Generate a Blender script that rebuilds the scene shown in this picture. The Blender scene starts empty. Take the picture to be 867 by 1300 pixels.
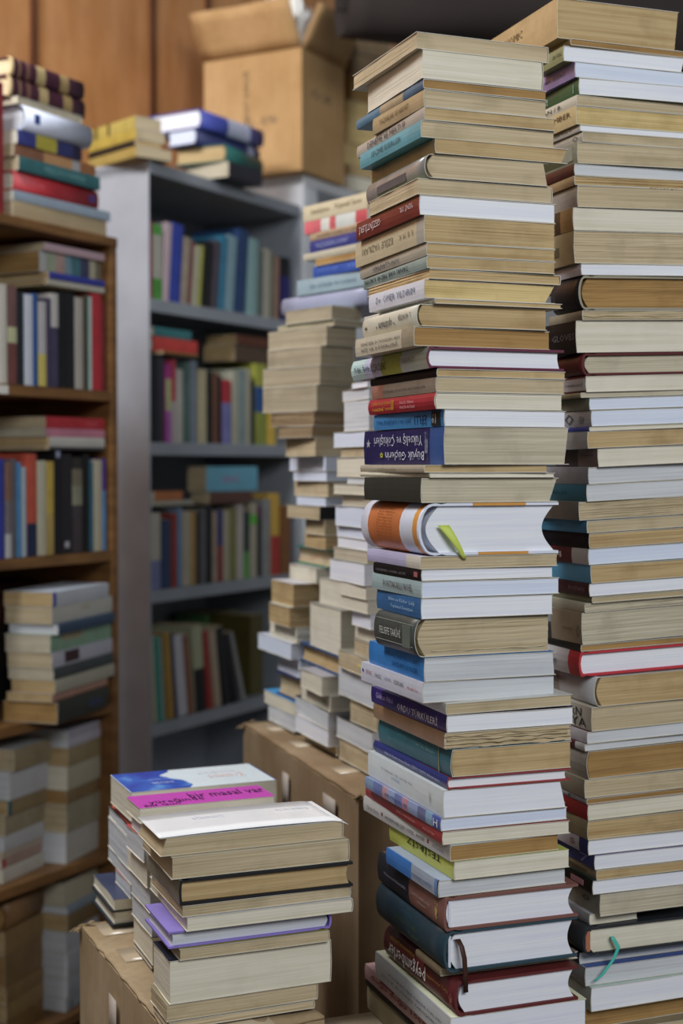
import bpy, math, random
from mathutils import Vector, Matrix, noise
random.seed(7)
SC = bpy.context.scene
COL = SC.collection
# ------------------------------------------------------------------ camera
H = 1.10; F = 1805.0; CX, CY = 433.5, 650.0
PITCH = math.atan(58.0 / F)
cam_d = bpy.data.cameras.new('camera')
cam_d.sensor_fit = 'VERTICAL'; cam_d.sensor_height = 36.0; cam_d.lens = 36.0 * F / 1300.0
cam_d.dof.use_dof = True; cam_d.dof.focus_distance = 1.40; cam_d.dof.aperture_fstop = 4.6
cam_d.clip_start = 0.05
cam = bpy.data.objects.new('camera', cam_d); COL.objects.link(cam)
cam.location = (0, 0, H); cam.rotation_euler = (math.pi / 2 - PITCH, 0, 0)
SC.camera = cam
# ------------------------------------------------------------------ light
SC.view_settings.view_transform = 'Standard'; SC.view_settings.look = 'None'
SC.view_settings.gamma = 1.0; SC.view_settings.exposure = 0.0
SC.view_settings.use_curve_mapping = False
wd = bpy.data.worlds.new('shop_air'); SC.world = wd; wd.use_nodes = True
wd.node_tree.nodes['Background'].inputs[0].default_value = (0.90, 0.95, 1.0, 1)
wd.node_tree.nodes['Background'].inputs[1].default_value = 0.15

def area(name, loc, target, sx, sy, power, color):
    l = bpy.data.lights.new(name, 'AREA'); l.shape = 'RECTANGLE'; l.size = sx; l.size_y = sy
    l.energy = power; l.color = color
    o = bpy.data.objects.new(name, l); COL.objects.link(o); o.location = loc
    o.rotation_euler = (Vector(target) - Vector(loc)).to_track_quat('-Z', 'Y').to_euler()
    return o
area('shop_window_light', (1.05, -1.25, 2.62), (0.1, 1.7, 0.9), 1.7, 1.1, 66, (0.95, 0.975, 1.0))
area('ceiling_lamp_light', (-1.15, 1.55, 2.85), (-0.85, 3.0, 1.4), 0.9, 0.5, 58, (0.97, 0.98, 1.0))

# ------------------------------------------------------------------ pixel -> point (fixed positions read off the photograph)
FW = Vector((0, math.cos(PITCH), -math.sin(PITCH))); UP = Vector((0, math.sin(PITCH), math.cos(PITCH)))
def ray(px, py): return FW + Vector((1, 0, 0)) * ((px - CX) / F) + UP * ((CY - py) / F)
def at(px, py, D):
    d = ray(px, py); t = D / d.y
    return Vector((d.x * t, D, H + d.z * t))
def along(P, dv, px, py):
    """distance from P along the level direction dv to the sight line through column px"""
    d = ray(px, py); k = d.x / d.y
    return (k * P.y - P.x) / (dv.x - k * dv.y)
def on_plane(P, dv, px, py):
    s = along(P, dv, px, py); Y = P.y + s * dv.y; d = ray(px, py)
    return s, H + d.z * Y / d.y

# ------------------------------------------------------------------ colour and materials
def lin(c): return c / 12.92 if c <= 0.04045 else ((c + 0.055) / 1.055) ** 2.4
def hexl(h, k=1.0):
    v = [min(0.9, lin(int(h[i:i + 2], 16) / 255.0) * k) for i in (0, 2, 4)]
    return (v[0], v[1], v[2], 1)
def hexs(h, k=1.0):
    v = hexl(h, k); l = .3 * v[0] + .55 * v[1] + .15 * v[2]
    return tuple(x * .88 + l * .12 for x in v[:3]) + (1,)
MC = {}
def nd(nt, t, **kw):
    n = nt.nodes.new(t)
    for k, v in kw.items(): setattr(n, k, v)
    return n
def base_mat(name, rough, spec=0.4):
    m = bpy.data.materials.new(name); m.use_nodes = True; nt = m.node_tree
    b = nt.nodes['Principled BSDF']; b.inputs['Roughness'].default_value = rough
    b.inputs['Specular IOR Level'].default_value = spec
    return m, nt, b
def mapping(nt, scale, rnd=True):
    tc = nd(nt, 'ShaderNodeTexCoord'); mp = nd(nt, 'ShaderNodeMapping'); mp.inputs['Scale'].default_value = scale
    nt.links.new(tc.outputs['Object'], mp.inputs['Vector'])
    if rnd:
        oi = nd(nt, 'ShaderNodeObjectInfo'); ml = nd(nt, 'ShaderNodeMath', operation='MULTIPLY'); ml.inputs[1].default_value = 50
        nt.links.new(oi.outputs['Random'], ml.inputs[0]); nt.links.new(ml.outputs[0], mp.inputs['Location'])
    return mp
def noise_n(nt, mp, scale, detail=3, rough=0.55):
    n = nd(nt, 'ShaderNodeTexNoise'); n.inputs['Scale'].default_value = scale; n.inputs['Detail'].default_value = detail
    n.inputs['Roughness'].default_value = rough
    nt.links.new(mp.outputs[0], n.inputs['Vector']); return n
def ramp(nt, fac, stops):
    r = nd(nt, 'ShaderNodeValToRGB'); e = r.color_ramp.elements
    e[0].position, e[0].color = stops[0]; e[1].position, e[1].color = stops[-1]
    for p, c in stops[1:-1]:
        x = e.new(p); x.color = c
    nt.links.new(fac, r.inputs[0]); return r
def mix(nt, a, b, fac, mode='MIX'):
    m = nd(nt, 'ShaderNodeMix', data_type='RGBA', blend_type=mode)
    for s, v in ((m.inputs[6], a), (m.inputs[7], b), (m.inputs[0], fac)):
        if hasattr(v, 'links') or hasattr(v, 'is_linked'): nt.links.new(v, s)
        else: s.default_value = v
    return m.outputs[2]
def bump(nt, b, h, strength, dist):
    bp = nd(nt, 'ShaderNodeBump'); bp.inputs['Strength'].default_value = strength; bp.inputs['Distance'].default_value = dist
    nt.links.new(h, bp.inputs['Height']); nt.links.new(bp.outputs[0], b.inputs['Normal'])
K = 1.30
PAGES = {'W': ('d2d4de', 'c8cad6'), 'V': ('c4cbdb', 'b9c3d5'), 'C': ('c9c4b4', 'bab4a0'), 'G': ('b2aa96', '9c937e'),
         'B': ('b0a185', '998a6c'), 'T': ('ad9770', '917750'), 'N': ('98794c', '7c5f3a'), 'Y': ('c0ab7a', 'a68f5c'), 'S': ('bbbec1', 'a9acb1'), 'D': ('968c77', '7e745f'), 'E': ('86735a', '6a5940')}  # D and E are aged paper darkened to carry shade in the colour
def page_mat(k):
    key = ('pg', k)
    if key in MC: return MC[key]
    a, c = PAGES[k]
    m, nt, b = base_mat('page_edges_' + k, 0.85, 0.2)
    m1 = mapping(nt, (2.0, 2.0, 900)); fine = noise_n(nt, m1, 1.0, 2)
    m2 = mapping(nt, (5, 5, 190)); lay = noise_n(nt, m2, 1.0, 3)
    m3 = mapping(nt, (1, 1, 1)); st = noise_n(nt, m3, 22, 4)
    dark = tuple(x * 0.62 for x in hexl(c, K)[:3]) + (1,)
    r1 = ramp(nt, lay.outputs[0], [(0.22, hexl(c, K)), (0.60, hexl(a, K))])
    r2 = ramp(nt, fine.outputs[0], [(0.28, (0.74, 0.73, 0.72, 1)), (0.48, (1, 1, 1, 1))])
    x = mix(nt, r1.outputs[0], r2.outputs[0], 0.32 if k in 'BTNYGDE' else 0.14, 'MULTIPLY')
    r3 = ramp(nt, st.outputs[0], [(0.50, (0, 0, 0, 1)), (0.75, (1, 1, 1, 1))])
    st_f = nd(nt, 'ShaderNodeMath', operation='MULTIPLY'); st_f.inputs[1].default_value = {'W': .05, 'V': .05, 'S': .1, 'C': .18}.get(k, .45)
    nt.links.new(r3.outputs[0], st_f.inputs[0])
    y = mix(nt, x, dark, st_f.outputs[0])
    nt.links.new(y, b.inputs['Base Color'])
    bump(nt, b, fine.outputs[0], 0.18, 0.0004)
    MC[key] = m; return m
def cover_mat(h, gloss=0.42, worn=0.12):
    key = ('cv', h, gloss, worn)
    if key in MC: return MC[key]
    m, nt, b = base_mat('cover_' + h, gloss, 0.45)
    mp = mapping(nt, (1, 1, 1)); n = noise_n(nt, mp, 30, 5, 0.65); n2 = noise_n(nt, mp, 240, 3, 0.7)
    c = hexs(h, K); lum = sum(c[:3]) / 3; d = tuple(x * ((0.80 if worn > .05 else .95) + (.12 if lum > .35 and worn > .05 else 0)) for x in c[:3]) + (1,); l = tuple(min(0.85, x * 0.7 + 0.28) for x in c[:3]) + (1,)
    r = ramp(nt, n.outputs[0], [(0.35, d), (0.62, c)])
    r2 = ramp(nt, n2.outputs[0], [(0.66, (0, 0, 0, 1)), (0.78, (1, 1, 1, 1))])
    f = nd(nt, 'ShaderNodeMath', operation='MULTIPLY'); f.inputs[1].default_value = worn * 2
    nt.links.new(r2.outputs[0], f.inputs[0])
    nt.links.new(mix(nt, r.outputs[0], l, f.outputs[0]), b.inputs['Base Color'])
    bump(nt, b, n.outputs[0], 0.15, 0.001)
    MC[key] = m; return m
def ink_mat(h):
    key = ('ink', h)
    if key in MC: return MC[key]
    m, nt, b = base_mat('ink_' + h, 0.5, 0.3)
    mp = mapping(nt, (1, 1, 1)); n = noise_n(nt, mp, 300, 3)
    c = hexl(h, K); r = ramp(nt, n.outputs[0], [(0.3, tuple(x * .8 for x in c[:3]) + (1,)), (0.6, c)])
    nt.links.new(r.outputs[0], b.inputs['Base Color']); MC[key] = m; return m
def wood_mat(name, a, c, scale=(14, 14, 1.2), rough=0.45, blotch=0.5):
    m, nt, b = base_mat(name, rough, 0.4)
    mp = mapping(nt, scale, False); n = noise_n(nt, mp, 3.0, 6, 0.6)
    mp2 = mapping(nt, (1, 1, 1), False); n2 = noise_n(nt, mp2, 3.5, 4, 0.6)
    r = ramp(nt, n.outputs[0], [(0.33, hexl(c)), (0.66, hexl(a))])
    r2 = ramp(nt, n2.outputs[0], [(0.35, (0.45, 0.40, 0.36, 1)), (0.6, (1, 1, 1, 1))])
    nt.links.new(mix(nt, r.outputs[0], r2.outputs[0], blotch, 'MULTIPLY'), b.inputs['Base Color'])
    bump(nt, b, n.outputs[0], 0.2, 0.002); return m
def metal_mat(name, h, rough=0.45):
    m, nt, b = base_mat(name, rough, 0.5)
    mp = mapping(nt, (1, 1, 1), False); n = noise_n(nt, mp, 9, 5)
    c = hexl(h); r = ramp(nt, n.outputs[0], [(0.3, tuple(x * .86 for x in c[:3]) + (1,)), (0.65, c)])
    nt.links.new(r.outputs[0], b.inputs['Base Color']); return m
def card_mat(name, a, c):
    m, nt, b = base_mat(name, 0.8, 0.25)
    mp = mapping(nt, (1, 1, 1), False); n = noise_n(nt, mp, 6, 5, 0.6)
    mp2 = mapping(nt, (60, 60, 3), False); n2 = noise_n(nt, mp2, 2, 3)
    r = ramp(nt, n.outputs[0], [(0.3, hexl(c)), (0.65, hexl(a))])
    r2 = ramp(nt, n2.outputs[0], [(0.3, (0.82, 0.8, 0.78, 1)), (0.6, (1, 1, 1, 1))])
    nt.links.new(mix(nt, r.outputs[0], r2.outputs[0], 0.6, 'MULTIPLY'), b.inputs['Base Color'])
    bump(nt, b, n2.outputs[0], 0.25, 0.001); return m

# ------------------------------------------------------------------ mesh helpers
def mesh_obj(name, V, Fs, mats, mi=None, parent=None, smooth=None):
    me = bpy.data.meshes.new(name); me.from_pydata([tuple(v) for v in V], [], Fs)
    for m in mats: me.materials.append(m)
    if mi: me.polygons.foreach_set('material_index', mi)
    if smooth is True: me.polygons.foreach_set('use_smooth', [True] * len(Fs))
    elif smooth: me.polygons.foreach_set('use_smooth', smooth)
    me.update()
    o = bpy.data.objects.new(name, me); COL.objects.link(o)
    if parent: o.parent = parent
    return o
def box_geo(V, Fs, x0, x1, y0, y1, z0, z1):
    b = len(V)
    for z in (z0, z1):
        for (x, y) in ((x0, y0), (x1, y0), (x1, y1), (x0, y1)): V.append(Vector((x, y, z)))
    Fs += [(b + 3, b + 2, b + 1, b), (b + 4, b + 5, b + 6, b + 7), (b, b + 1, b + 5, b + 4), (b + 1, b + 2, b + 6, b + 5), (b + 2, b + 3, b + 7, b + 6), (b + 3, b, b + 4, b + 7)]
def box_part(name, dims, mat, parent, bev=0.0015):
    V, Fs = [], []; box_geo(V, Fs, *dims)
    o = mesh_obj(name, V, Fs, [mat], parent=parent)
    if bev:
        md = o.modifiers.new('edge', 'BEVEL'); md.width = bev; md.segments = 2
    return o
def thing(name, label, cat, loc, M=None, group=None):
    o = bpy.data.objects.new(name, None); COL.objects.link(o); o.empty_display_size = 0.05
    o['label'] = label; o['category'] = cat
    if group: o['group'] = group
    if M is None: o.location = loc
    else: o.matrix_world = M
    return o
def grid_sheet(name, fn, nu, nv, thick, mat, parent=None, smooth=True):
    """curved sheet: fn(a, b) in 0..1 -> point, given real thickness"""
    V = [fn(i / nu, j / nv) for j in range(nv + 1) for i in range(nu + 1)]
    Fs = [(j * (nu + 1) + i, j * (nu + 1) + i + 1, (j + 1) * (nu + 1) + i + 1, (j + 1) * (nu + 1) + i) for j in range(nv) for i in range(nu)]
    o = mesh_obj(name, V, Fs, [mat], parent=parent, smooth=smooth)
    md = o.modifiers.new('thick', 'SOLIDIFY'); md.thickness = thick; md.offset = 0
    return o

# ------------------------------------------------------------------ lettering
TC = {}
def text_mesh(s):
    if s in TC: return TC[s]
    cu = bpy.data.curves.new('txt', 'FONT'); cu.body = s; cu.resolution_u = 1
    o = bpy.data.objects.new('txt', cu); COL.objects.link(o)
    dg = bpy.context.evaluated_depsgraph_get(); me = bpy.data.meshes.new_from_object(o.evaluated_get(dg))
    V = [v.co.copy() for v in me.vertices]; P = [tuple(p.vertices) for p in me.polygons]
    bpy.data.objects.remove(o); bpy.data.curves.remove(cu); bpy.data.meshes.remove(me)
    if V:
        x0 = min(v.x for v in V); x1 = max(v.x for v in V); y0 = min(v.y for v in V); y1 = max(v.y for v in V)
        V = [((v.x - x0) / (x1 - x0 + 1e-9), (v.y - y0) / (y1 - y0 + 1e-9)) for v in V]
    TC[s] = (V, P); return TC[s]
def letter(parent, s, col, org, ex, ey, W_, Hh, name='title_lettering'):
    """lettering mesh filling the W_ x Hh rectangle that starts at org and runs along ex, ey"""
    V, P = text_mesh(s)
    n = ex.cross(ey); off = n * 0.00025
    o = mesh_obj(name, [org + ex * (a * W_) + ey * (b * Hh) + off for a, b in V], P, [ink_mat(col)], parent=parent)
    return o

# ------------------------------------------------------------------ the book
PAPER = None
def build_book(root, w, h, t, kind, page, cover, o, detail=True):
    """local frame: spine in the plane x=0, fore-edge at x=w, spine runs 0..h in y, thickness 0..t in z"""
    hard = kind == 'h'
    c = min(0.0026, t * 0.12) if hard else 0.0006
    rd = o.get('rd', 0.22 * t if hard else 0.0008)
    over = 0.003 if hard else 0.0004
    worn = o.get('worn', 0.10 if hard else 0.16)
    gloss = o.get('gloss', 0.42)
    rnd = random.Random(int(w * 1e6) ^ int(t * 1e7) ^ int(h * 1e6))
    # profile
    if hard:
        pr = [(w, t), (rd + .012, t), (rd + .007, t - .0011), (rd + .002, t - .0002)]
    else:
        pr = [(w, t), (w * .66, t), (w * .33, t), (rd + .0015, t)]
    m = 10 if rd > 0.003 else 4; a0 = len(pr)
    for k in range(m + 1):
        a = math.pi * k / m
        pr.append((rd * (1 - math.sin(a)), t * (0.5 + 0.5 * math.cos(a)) if rd > 0.003 else t * (1 - k / m)))
    a1 = len(pr) - 1
    pr += [(x, t - z) for x, z in reversed(pr[:a0])]
    inn = []
    for x, z in pr:
        inn.append((x + (c if x < rd + .001 else 0), min(max(z, c), t - c)))
    bands = o.get('bands')   # list of (fraction from the y=h end, colour)
    cuts = [0.0]
    if bands:
        for f_, _ in bands: cuts.append(f_)
        cuts[-1] = 1.0
    else: cuts = [0.0, 1.0]
    st = sorted(set([round(1 - x, 4) for x in cuts] + ([0.0, .2, .4, .6, .8, 1.0] if detail else [0.0, 1.0])))
    ys = [s * h for s in st]
    mats = [cover_mat(o.get('board', cover), gloss, worn), cover_mat('b9b4a6' if not hard else o.get('edge', cover), 0.7, .05), page_mat('C')]
    bm = []
    if bands:
        for _, c_ in bands: mats.append(cover_mat(c_, gloss, worn)); bm.append(len(mats) - 1)
    else: mats.append(cover_mat(cover, gloss, worn))
    def band_i(ymid):
        if not bands: return 3
        f_ = 1 - ymid / h
        for i, (b_, _) in enumerate(bands):
            if f_ <= b_ + 1e-6: return bm[i]
        return bm[-1]
    N = len(pr); V = []; Fs = []; mi = []; sm = []
    wob = 0.0 if hard else (0.0012 if worn > .12 else 0.0004)
    for j, y in enumerate(ys):
        for lst in (pr, inn):
            for i, (x, z) in enumerate(lst):
                dx = noise.noise(Vector((y * 30, z * 60, t * 999))) * wob if i in (0, N - 1) else 0
                dy = 0
                if j in (0, len(ys) - 1): dy = noise.noise(Vector((x * 25, z * 70 + j, t * 777))) * wob * .7
                V.append(Vector((x + dx, y + dy, z)))
    def id_(j, l, i): return j * 2 * N + l * N + i
    for j in range(len(ys) - 1):
        ym = (ys[j] + ys[j + 1]) / 2
        for i in range(N - 1):
            sp = a0 - 1 <= i <= a1
            Fs.append((id_(j, 0, i), id_(j, 0, i + 1), id_(j + 1, 0, i + 1), id_(j + 1, 0, i))); mi.append(band_i(ym) if (sp or (hard and bands and False)) else 0); sm.append(sp and rd > .003)
            Fs.append((id_(j, 1, i + 1), id_(j, 1, i), id_(j + 1, 1, i), id_(j + 1, 1, i + 1))); mi.append(2 if not hard else 1); sm.append(False)
        for i in (0, N - 1):
            q = (id_(j, 0, i), id_(j + 1, 0, i), id_(j + 1, 1, i), id_(j, 1, i))
            Fs.append(q if i == 0 else q[::-1]); mi.append(1); sm.append(False)
    for j in (0, len(ys) - 1):
        for i in range(N - 1):
            q = (id_(j, 0, i), id_(j, 1, i), id_(j, 1, i + 1), id_(j, 0, i + 1))
            Fs.append(q if j == 0 else q[::-1]); mi.append(1 if not (hard and o.get('edge') is None) else (3 if (a0 - 1 <= i <= a1) else 0)); sm.append(False)
    cov = mesh_obj('cover', V, Fs, mats, mi, root, sm)
    # page block
    conc = o.get('conc', 0.10 * t if hard else 0)
    skew = o.get('skew', 0.0)
    L = max(4, min(26, int(t / 0.0011))) if detail else 3
    n = 7 if detail else 2
    x0 = rd * .35 + c + .0002; x1 = w - over - .0004; y0 = over + .0003; y1 = h - over - .0003
    amp = {'W': .00004, 'V': .00004, 'S': .00007, 'C': .00007}.get(page, .00014) * (1 + 3 * (o.get('ragged', 0)))
    V = []; Fs = []
    for l in range(L + 1):
        q = l / L; z = c + (t - 2 * c) * q
        bul = rd * (1 - math.sin(math.pi * q)) * (0.8 if hard else 1)
        xs = x0 + bul; xe = x1 - conc * math.sin(math.pi * q) + skew * (q - .5) - abs(skew) / 2
        jy0, jy1, jx = [rnd.uniform(-amp, amp) for _ in range(3)]
        ring = []
        for k in range(n): ring.append((xs + (xe - xs) * k / n, y0 + jy0, 1))
        for k in range(n): ring.append((xe + jx, y0 + (y1 - y0) * k / n, 2))
        for k in range(n): ring.append((xe - (xe - xs) * k / n, y1 + jy1, 3))
        for k in range(n): ring.append((xs, y1 - (y1 - y0) * k / n, 4))
        for (x, y, sd) in ring:
            e = noise.noise(Vector((x * 60, y * 60, z * 500 + t * 99))) * amp * 1.5
            if sd in (1, 3): y = min(max(y + e, .0), h)
            else: x += e if sd == 2 else 0
            V.append(Vector((x, y, z)))
    R = 4 * n
    for l in range(L):
        for k in range(R):
            k2 = (k + 1) % R
            Fs.append((l * R + k, l * R + k2, (l + 1) * R + k2, (l + 1) * R + k))
    Fs.append(tuple(range(R))[::-1]); Fs.append(tuple(L * R + k for k in range(R)))
    mesh_obj('page_block', V, Fs, [page_mat(page)], parent=root)
    # lettering on the spine
    X, Y, Z = Vector((1, 0, 0)), Vector((0, 1, 0)), Vector((0, 0, 1))
    for tx in o.get('text', []):
        s, col, s0, s1, z0, z1 = tx[:6]; flip = len(tx) > 6 and tx[6]
        zc = (z0 + z1) / 2
        zn = min(max(.5, z0), z1); cz = max(-1, min(1, 2 * zn - 1))
        xo = -0.0003 + (rd * (1 - math.sin(math.acos(cz))) if rd > .003 else 0)
        lo = h * (1 - s1); hi = h * (1 - s0)
        if not flip: letter(cov, s, col, Vector((xo, hi, z0 * t)), -Y, Z, hi - lo, (z1 - z0) * t)
        else: letter(cov, s, col, Vector((xo, lo, z1 * t)), Y, -Z, hi - lo, (z1 - z0) * t)
    for (s0, s1, z0, z1, col) in o.get('patch', []):
        V, Fs = [], []; box_geo(V, Fs, -.0003, .0001, h * (1 - s1), h * (1 - s0), z0 * t, z1 * t)
        mesh_obj('spine_label', V, Fs, [cover_mat(col, .5, .1)], parent=cov)
    for (s, col, u0, u1, v0, v1) in o.get('toptext', []):   # read from the near side of a pile
        if o.get('side') == 'B': letter(cov, s, col, Vector((w - u0 * w, h - v0 * h, t + .0002 + o.get('lift', 0))), -X, -Y, (u1 - u0) * w, (v1 - v0) * h)
        else: letter(cov, s, col, Vector((u0 * w, v0 * h, t + .0002)), X, Y, (u1 - u0) * w, (v1 - v0) * h)
    if o.get('ribbon'):
        col, xf, ln = o['ribbon']; xr = xf * w; bw = .0024
        pts = [(-.006, t * .72), (.0008, t * .80), (.006, t * .66), (.0085, t * .4), (.0075, t * .4 - ln * .5), (.005, t * .4 - ln)]
        V = []; Fs = []
        for k, (y, z) in enumerate(pts):
            for sx in (-bw, bw): V.append(Vector((xr + sx + k * .0016, -y + over * 0 + .0, z)))
        for k in range(len(pts) - 1): Fs.append((2 * k, 2 * k + 1, 2 * k + 3, 2 * k + 2))
        r_ = mesh_obj('ribbon_bookmark', V, Fs, [cover_mat(col, .6, .0)], parent=root, smooth=True)
        md = r_.modifiers.new('thick', 'SOLIDIFY'); md.thickness = .0006
    if o.get('tab'):
        tcol, tl, tw = o['tab']
        grid_sheet('page_marker' if tw > .004 else 'ribbon_bookmark', lambda a, b: Vector((w - .004 + tl * b, h - .03 + tw * a + .004 * math.sin(b * 5), t * .6 + .002 * math.sin(b * 9) - .003 * b)), 2, 10, .0005, cover_mat(tcol, .5, 0), root)
    if o.get('droop'):
        def dr(a, b):
            x = -.001 + (w + .006) * a; e = max(0, a - .9) / .1; f_ = max(0, .05 - a) / .05
            return Vector((w - x, h * b * .998 + .001, t + .0006 + .0016 * math.sin(math.pi * a) - .005 * e * e + f_ * 0))
        grid_sheet('loose_front_cover', dr, 40, 4, .0005, cover_mat(o['droop'], .12, 0), root)
    for (zf, u0, u1, ln) in o.get('torn', []):               # strips of torn page edge hanging over the head
        def fn(a, b, zf=zf, u0=u0, u1=u1, ln=ln):
            x = w * (u0 + (u1 - u0) * a)
            e = noise.noise(Vector((a * 14, zf * 9, 3))) * .5 + .7
            return Vector((x, .002 - b * ln * e, zf * t + noise.noise(Vector((a * 9, 1, zf * 5))) * .0015 * b - b * .001))
        grid_sheet('torn_page', fn, 26, 3, .0004, page_mat('B'), root)
    return cov

BOOKS = []   # (object, description, place, neighbour phrase)
def frame(P, ux, uy, uz): 
    M = Matrix.Identity(4)
    for i in range(3): M[i][0] = ux[i]; M[i][1] = uy[i]; M[i][2] = uz[i]; M[i][3] = P[i]
    return M
def clamp(a, lo, hi): return max(lo, min(hi, a))
LOG = []
def stack(place, group, D, yaw, rows, ybot, base_z=None, tilt=None, detail=True, defw=.13, defh=.195, wmax=.25, jit=1.3, lim=None):
    rnd = random.Random(hash_s(place))
    n = len(rows); zs = []
    for r in rows: zs.append(at(r[1], r[0], D).z)
    zs.append(base_z if base_z is not None else at(rows[-1][1], ybot, D).z)
    out = []
    for i, r in enumerate(rows):
        yt, xc, xl, xr, side, kind, page, cov, desc = r[:9]; o = dict(r[9]) if len(r) > 9 else {}
        ym = yt
        P = at(xc, yt, D); z0, z1 = zs[i + 1], zs[i]
        if z1 - z0 < .0025: z1 = z0 + .0025; LOG.append('thin %s %s' % (place, desc))
        yw = math.radians(o.get('yaw', yaw + rnd.uniform(-jit, jit)))
        u = Vector((math.cos(yw), math.sin(yw), 0)); v = Vector((-math.sin(yw), math.cos(yw), 0))
        P = Vector((P.x, P.y, z0)) + v * o.get('back', 0)
        su = along(P, u, xr, ym) if xr else (defw if side in 'LB' else defh)
        sv = along(P, v, xl, ym) if xl else (defh if side in 'LB' else defw)
        if su < .04 or su > wmax or sv < .04 or sv > .27: LOG.append('size %s | %s su=%.3f sv=%.3f' % (place, desc, su, sv))
        su = clamp(su, .06, wmax); sv = clamp(sv, .06, .26)
        if lim is not None: su = max(.05, min(su, (lim - (P - WP).dot(SU)) / u.dot(SU)))
        ta = math.radians(tilt(i / max(1, n - 1))) if tilt else 0
        ta = math.radians(o['tilt']) if 'tilt' in o else ta
        u2 = u * math.cos(ta) + Vector((0, 0, 1)) * math.sin(ta); zz = u2.cross(v)
        t = (z1 - z0) * math.cos(ta) - .0005
        if side == 'L': M = frame(P, u2, v, zz); w, h = su, sv
        elif side == 'R': M = frame(P + u2 * su, v, -u2, zz); w, h = sv, su
        elif side == 'B': M = frame(P + u2 * su + v * sv, -u2, -v, zz); w, h = su, sv
        else: M = frame(P + v * sv, -v, u2, zz); w, h = sv, su
        o['side'] = side
        root = thing('hardcover_book' if kind == 'h' else 'paperback_book', desc, 'book', None, M, group)
        build_book(root, w, h, t, kind, page, cov, o, detail)
        nb = 'on top' if i == 0 else 'under the ' + short(rows[i - 1][8])
        BOOKS.append((root, desc, place, nb, i, n))
        out.append((root, M, w, h, t))
    return out
def short(d):
    ws = d.split()
    for i, w_ in enumerate(ws):
        if w_ in ('book', 'paperback', 'hardcover', 'volume', 'magazine', 'booklet'): return ' '.join(ws[max(0, i - (3 if i > 1 and ws[i - 2] == 'and' else 2)):i + 1])
    return ' '.join(ws[:3])
def hash_s(s):
    v = 17
    for ch in s: v = (v * 31 + ord(ch)) % 1000003
    return v
def uprights(place, group, P, u, v, shz, rows, depth=.13, inset=.008, detail=False):
    """books standing on a shelf, spines to the front. rows: (x0, x1, ytop, colour or bands, desc[, lean])"""
    Q = P + v * inset
    n = len(rows)
    for i, r in enumerate(rows):
        x0, x1, yt, c, desc = r[:5]; lean = r[5] if len(r) > 5 else 0; o = dict(r[6]) if len(r) > 6 else {}
        yb = CY
        s0 = along(Vector((Q.x, Q.y, 0)), u, x0, 620); s1 = along(Vector((Q.x, Q.y, 0)), u, x1, 620)
        _, zt = on_plane(Q, u, (x0 + x1) / 2, yt)
        hh = clamp(zt - shz, .09, .27); t = max(.004, s1 - s0 - .0006)
        a = math.radians(lean)
        up = Vector((0, 0, 1)) * math.cos(a) + u * math.sin(a); uz = v.cross(up)
        B = Q + u * s0; B.z = shz + .0016
        if a > 0: B.z += t * math.sin(a)
        M = frame(B, v, up, uz)
        bands = c if isinstance(c, list) else None
        cov = bands[0][1] if bands else c
        if bands: o['bands'] = bands
        root = thing('paperback_book', desc, 'book', None, M, group)
        build_book(root, depth, hh, t, 'p', o.get('page', 'B'), cov, o, detail)
        if n == 1 : nb = ''
        nb = 'beside the ' + short(rows[i - 1][4]) if i else 'beside the ' + short(rows[1][4]) if n > 1 else 'behind the leaning ones'
        BOOKS.append((root, desc, place, nb, i, n))
def struct(name, V, Fs, mats):
    o = mesh_obj(name, V, Fs, mats); o['kind'] = 'structure'; return o

# ------------------------------------------------------------------ setting
SU = Vector((math.cos(math.radians(60)), math.sin(math.radians(60)), 0)); SV = Vector((-SU.y, SU.x, 0)); ZU = Vector((0, 0, 1))
WP = at(137, 592, 2.70); WP.z = 0            # wooden bookcase: front foot at its far end
GP = at(190, 592, 3.20); GP.z = 0            # grey bookcase: front foot at its near end
wall0 = GP + SV * .42
V, Fs = [], []
def slab(V, Fs, P, u, v, a0, a1, b0, b1, z0, z1):
    b = len(V)
    for z in (z0, z1):
        for a, c in ((a0, b0), (a1, b0), (a1, b1), (a0, b1)):
            q = P + u * a + v * c; V.append(Vector((q.x, q.y, z)))
    Fs += [(b + 3, b + 2, b + 1, b), (b + 4, b + 5, b + 6, b + 7), (b, b + 1, b + 5, b + 4), (b + 1, b + 2, b + 6, b + 5), (b + 2, b + 3, b + 7, b + 6), (b + 3, b, b + 4, b + 7)]
slab(V, Fs, wall0, SU, SV, -2.2, 3.2, 0, .1, 0, 2.7)
wallw = wood_mat('varnished_panelling', 'dba06c', 'c5874f', (5, 5, .9), .35, .35)
struct('wall_back', V, Fs, [wallw])
seam = wood_mat('panel_strip', '7a4c30', '5a3520', (14, 14, 1), .5, .4)
for k, px in enumerate((41, 192, 262)):
    s = along(wall0, SU, px, 60); V, Fs = [], []
    slab(V, Fs, wall0, SU, SV, s - .011, s + .011, -.008, 0, 0, 2.7)
    struct('trim_%d' % (k + 1), V, Fs, [seam])
V, Fs = [], []; box_geo(V, Fs, -3, 3.2, -2.5, 6.5, -.05, 0)
struct('floor', V, Fs, [wood_mat('floor_boards', '5a4a3c', '3c3028', (2, 12, 12), .6, .5)])

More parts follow.
